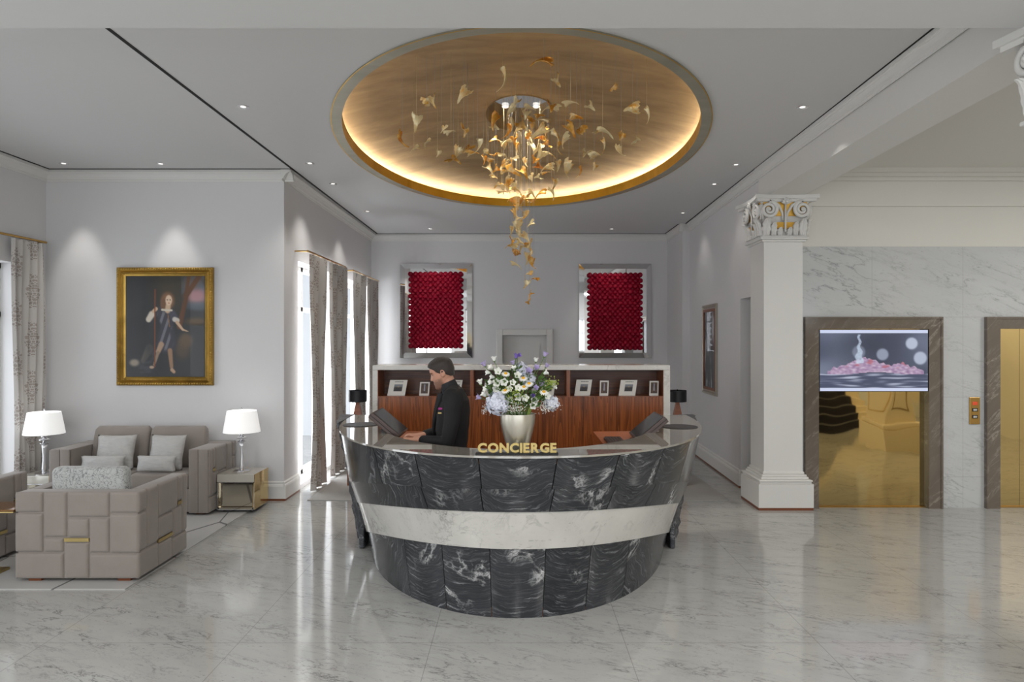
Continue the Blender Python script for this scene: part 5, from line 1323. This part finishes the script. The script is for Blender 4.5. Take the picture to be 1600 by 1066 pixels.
for s in (-1,1): chain(tr,[((0,s*.095,.90),.10),((.02,s*.10,.50),.078),((0,s*.10,.12),.066)],18)
remesh(tr,'trousers',.009,M['suit'],man,6)
for s in (-1,1): sh=MB(); chain(sh,[((-.05,s*.10,.05),.049),((.03,s*.105,.045),.046),((.15,s*.11,.040),.040)],14); sh.v=[(p[0],p[1],max(p[2],0)) for p in sh.v]; build(sh,'shoe',M['shoe'],man,smooth=True)
# ------------------------------------------------------------ chandelier
ch=thing('chandelier','chandelier of many amber glass leaves hanging on wires below the gold dome','chandelier',(EC[0],EC[1],2.3))
def leafgeo(seed):
    r_=random.Random(seed); mb=MB(); L_=.125; n1,n2=12,9; bend=r_.uniform(.5,1.3); wv=r_.uniform(.032,.048); rag=r_.uniform(5,9)
    def f(a,b,o=0):
        q=a*2-1; w=wv*(1-b)**.75*(1+.3*math.sin(b*7))+.002; w*= 1+.16*math.sin(q*rag*3)*(1-b)+.08*math.sin(b*40+seed)
        th=bend*b*1.5; R=L_/1.3
        x=R*math.sin(th)*1.0+ (1-b)*.007*math.sin(q*9+seed); z=-R*(1-math.cos(th))
        cup=.022*(1-b)*(q*q)*1.6
        tw=.5*b; y=q*w
        rag_=.014*math.sin(q*rag*2+seed)*(1-b)**3
        return Vector((x-.045-rag_,y*math.cos(tw),z+cup+y*math.sin(tw)+.02+o))
    mb.grid(lambda a,b:f(a,b),n2,n1); mb.grid(lambda a,b:f(a,b,.005),n2,n1)
    rim=[f(i/(n2-1),0) for i in range(n2)]+[f(1,j/(n1-1)) for j in range(n1)]+[f(1-i/(n2-1),1) for i in range(n2)]+[f(0,1-j/(n1-1)) for j in range(n1)]
    mb.tube(rim,.0024,5); 
    return mb
protos=[leafgeo(s) for s in range(8)]
pmesh=[p.mesh('leaf',(0,0,0),True,[M['leaf']]) for p in protos]
wm=MB().tube([(0,0,0),(0,0,1)],.0011,4); wmesh=wm.mesh('wire',(0,0,0),False,[M['wire']])
c7=lambda x,y:(500+x/2.54,30+y/2.54)
sc7=[(888,172),(725,228),(945,250),(1175,262),(570,296),(423,322),(455,332),(383,402),(482,440),(520,450),(570,452),(327,474),(426,492),(373,520),(466,536),(530,560),(625,500),(548,525),(585,522),(610,535),(995,338),(1080,352),(1240,355),(1297,378),(1018,395),(993,435),(1035,442),(1122,450),(1195,468),(1258,480),(1122,500),(1195,520),(1052,538),(1087,540),(935,470),(975,482),(950,508),(1030,602),(988,592),(940,588),(1090,592),(915,355),(930,650),(918,692)]
c5=lambda x,y:(750+x/4.847,80+y/4.847)
sc5=[(270,400),(240,450),(540,440),(345,490),(380,440),(470,530),(120,520),(235,560),(120,575),(330,560),(400,525),(460,495),(385,585),(205,600),(285,610),(360,635),(465,600),(510,620),(120,670),(205,690),(270,685),(180,720),(290,740),(385,700),(445,670),(390,735),(440,720),(505,710),(405,770),(50,755),(110,790),(175,800),(25,830),(90,830),(240,830),(455,790),(520,790),(410,835),(355,850),(60,885),(110,900),(180,870),(200,920),(325,920),(245,880),(455,880),(515,890),(430,960),(505,925),(385,975),(110,960),(225,1005),(130,1025),(270,1040),(165,1055)]
c6=lambda x,y:(770+x/5.333,290+y/5.333)
sc6=[(190,45),(90,60),(130,20),(310,60),(400,75),(270,100),(170,130),(250,145),(305,140),(200,190),(170,240),(260,245),(200,280),(205,330),(310,335),(145,385),(220,365),(215,405),(265,435),(160,470),(200,460),(235,480),(160,510),(255,515),(310,495),(200,560),(290,590),(335,640),(195,670),(300,740),(345,785),(270,825),(310,905),(305,975)]
rc=random.Random(5); pos=[]
for p in sc7: u,v=c7(*p); pos.append((u,v,'s'))
for p in sc5: u,v=c5(*p); pos.append((u,v,'c'))
for p in sc6: u,v=c6(*p); pos.append((u,v,'t'))
stuffmb=MB(); placed=0
rc.shuffle(pos)
cand=[]
for (u,v,k) in pos:
    if k=='s':
        # hang between dome and rim: choose a depth so that the height stays below the dome
        zt_=rc.uniform(3.55,3.85); y=(zt_-H)*F/(CV-v) if v<500 else 7.5
        y=max(5.6,min(9.0,y)); 
    elif k=='c': y=EC[1]+rc.uniform(-.45,.45)
    else: y=EC[1]+rc.uniform(-.12,.12)
    x=(u-CU)*y/F; z=H+(CV-v)*y/F
    if z>ZC+.2: z0=z; y=(ZC+.1-H)*F/(CV-v); x=(u-CU)*y/F; z=ZC+.1
    r=math.hypot((x-EC[0])/DA,(y-EC[1])/DB)
    top=dz(min(.97,r)) if r>.187 else zt+.13
    cand.append((x,y,z,top))
for i,(x,y,z,top) in enumerate(cand):
    R=Matrix.Rotation(rc.uniform(0,6.28),4,'Z')@Matrix.Rotation(rc.uniform(-.9,1.3),4,'Y')@Matrix.Rotation(rc.uniform(-1.1,1.1),4,'X')
    s=rc.uniform(.7,1.02)*(1.15 if abs(x-EC[0])<.5 and z>2.9 else 1)
    if i<100:
        o=bpy.data.objects.new('leaf',pmesh[i%8]); COL.objects.link(o); o.parent=ch; o.location=Vector((x,y,z))-ch.location; o.rotation_euler=R.to_euler(); o.scale=(s,s,s)
        if top-z>.05:
            w=bpy.data.objects.new('wire',wmesh); COL.objects.link(w); w.parent=o
            w.matrix_local=(Matrix.Translation(o.location)@R@Matrix.Scale(s,4)).inverted()@Matrix.Translation(o.location)@Matrix.Diagonal((1,1,top-z,1))
    else:
        pm=protos[i%8]; T=Matrix.Translation((x,y,z))@R@Matrix.Scale(s,4); stuffmb.add([T@Vector(p) for p in pm.v],pm.f); stuffmb.tube([(x,y,z),(x,y,top)],.0011,4)
o=build(stuffmb,'leaf_cluster',M['leaf'],ch,smooth=True); o['kind']='stuff'
# ------------------------------------------------------------ lobby behind the camera (seen only in the gold doors)
t=thing('column','square cream panelled column reflected in the gold lift door','column',(6.75,3.7,0))
mb=MB(); h=.25
mb.box(6.75-h,6.75+h,3.7-h,3.7+h,.5,3.95); build(mb,'shaft',M['bayplaster'],t)
mb=MB(); mb.box(6.75-.37,6.75+.37,3.7-.37,3.7+.37,0,.42); mb.rbox(6.75-.33,6.75+.33,3.7-.33,3.7+.33,.42,.5,.02,2); build(mb,'plinth',M['bayplaster'],t)
mb=MB()
for k in range(4):
    R=Matrix.Rotation(k*PI/2,3,'Z')
    m3=MB()
    for a,b,c,d_ in ((-.17,.17,.66,.675),(-.17,.17,3.2,3.215),(-.17,-.155,.66,3.2),(.155,.17,.66,3.2)): m3.box(a,b,-h-.008,-h,c,d_)
    mb.add([R@Vector(p)+Vector((6.75,3.7,0)) for p in m3.v],m3.f)
build(mb,'panel_line',M['brass'],t)
st=thing('staircase','carpeted white stair reflected in the gold lift door','stairs',(6.3,1.0,0))
mb=MB(); mc=MB()
for k in range(14):
    y=1.6-k*.3; mb.box(5.2,7.9,y-.3,y,0,.165*(k+1)); mc.box(5.75,7.35,y-.3,y+.012,.165*(k+1)-.0,.165*(k+1)+.012); mc.box(5.75,7.35,y,y+.012,.165*k,.165*(k+1)+.012)
build(mb,'steps',M['bayplaster'],st); build(mc,'stair_carpet',M['carpet'],st)
mb=MB()
for k in range(14):
    y=1.45-k*.3; z=.165*(k+1)
    for x in (5.35,): mb.tube([(x,y,z),(x,y,z+.9)],.012,6); 
mb.tube([(5.35,1.6,1.05),(5.35,-2.6,1.05+.165*14)],.03,8); build(mb,'railing',M['darkmetal'],st)
# ------------------------------------------------------------ lights
def light(kind,name,loc,energy,color=(1,1,1),rot=(0,0,0),**kw):
    l=bpy.data.lights.new(name,kind); l.energy=energy; l.color=color
    for k,v in kw.items(): setattr(l,k,v)
    o=bpy.data.objects.new(name,l); COL.objects.link(o); o.location=loc; o.rotation_euler=rot; return o
day=(.92,.96,1)
def winlight(x,y,z,w,h,rot,e):
    if rot[1]: w,h=h,w
    return light('AREA','window_daylight',(x,y,z),e,day,rot,shape='RECTANGLE',size=w,size_y=h)
# area lights just inside the daylight side of each window, facing into the room
winlight(LX-.45,6.8,1.5,2.1,2.7,(0,-PI/2,0),30); winlight(LX-.45,3.4,1.5,2.3,2.7,(0,-PI/2,0),38); winlight(LX-.45,-.4,1.5,2.3,2.7,(0,-PI/2,0),38)
winlight(LX2-.45,9.67,1.5,1.6,2.8,(0,-PI/2,0),135); winlight(LX2-.45,12.07,1.5,1.7,2.8,(0,-PI/2,0),175)
for a,b in ((-5.4,-3.0),(-2.4,0),(.6,3.0),(3.8,6.0),(6.6,9.2)): winlight((a+b)/2,-5.5,1.8,b-a,3.2,(PI/2,0,0),70)  # added daylight panels behind the unseen rear windows, for soft ambient light
for i,(x,y) in enumerate(LIGHTS):
    e=34; ang=95; tgt=None
    if i in (5,6,7): e=7
    if i in (8,9): tgt=(x,PY,1.3); e=46; ang=44
    if i in (10,11): tgt=(x,BK,1.9); e=36; ang=60
    o=light('SPOT','downlight_beam',(x,y,ZC-.02),e,(1,.96,.9),(0,0,0),spot_size=math.radians(ang),spot_blend=.7,shadow_soft_size=.04)
    if tgt:
        d_=Vector(tgt)-o.location; o.rotation_euler=d_.to_track_quat('-Z','Y').to_euler()
for dx,dy in ((-.17,.1),(.17,.1),(-.17,-.25),(.17,-.25)): light('SPOT','recess_beam',(EC[0]+dx,EC[1]+dy,zt+.10),60,(1,.93,.82),(0,0,0),spot_size=math.radians(80),spot_blend=.5,shadow_soft_size=.03)
# added ambient fill discs, out of frame behind the camera and in the right bay
k=0
for (x,y,e) in ((-3.5,1.2,60),(0,1.2,60),(3.0,1.2,60),(-3.5,-2.2,60),(0,-2.2,60),(3.0,-2.2,60),(5.0,5.0,40),(7.5,5.5,60),(8.8,2,60)):
    light('AREA','ambient_fill_disc',(x,y,3.90),e,(1,.97,.93),(0,0,0),shape='DISK',size=.8)
w=bpy.data.worlds.new('World'); S.world=w; w.use_nodes=True; w.node_tree.nodes['Background'].inputs[0].default_value=(.85,.92,1,1); w.node_tree.nodes['Background'].inputs[1].default_value=.9
# ------------------------------------------------------------ camera
cd=bpy.data.cameras.new('Camera'); cam=bpy.data.objects.new('Camera',cd); COL.objects.link(cam)
cam.location=(0,0,H); cam.rotation_euler=(PI/2,0,0); cd.sensor_width=36; cd.lens=36*F/1600; cd.shift_x=-8/1600; cd.shift_y=-1/1600; cd.clip_start=.05
S.camera=cam
S.view_settings.view_transform='Standard'; S.view_settings.look='None'; S.view_settings.gamma=1; S.view_settings.exposure=-.06; S.view_settings.use_curve_mapping=False
c=S.cycles; c.max_bounces=9; c.diffuse_bounces=5; c.glossy_bounces=5; c.transmission_bounces=6; c.transparent_max_bounces=8
c.caustics_reflective=False; c.caustics_refractive=False; c.sample_clamp_indirect=4; c.use_denoising=True; c.blur_glossy=.3
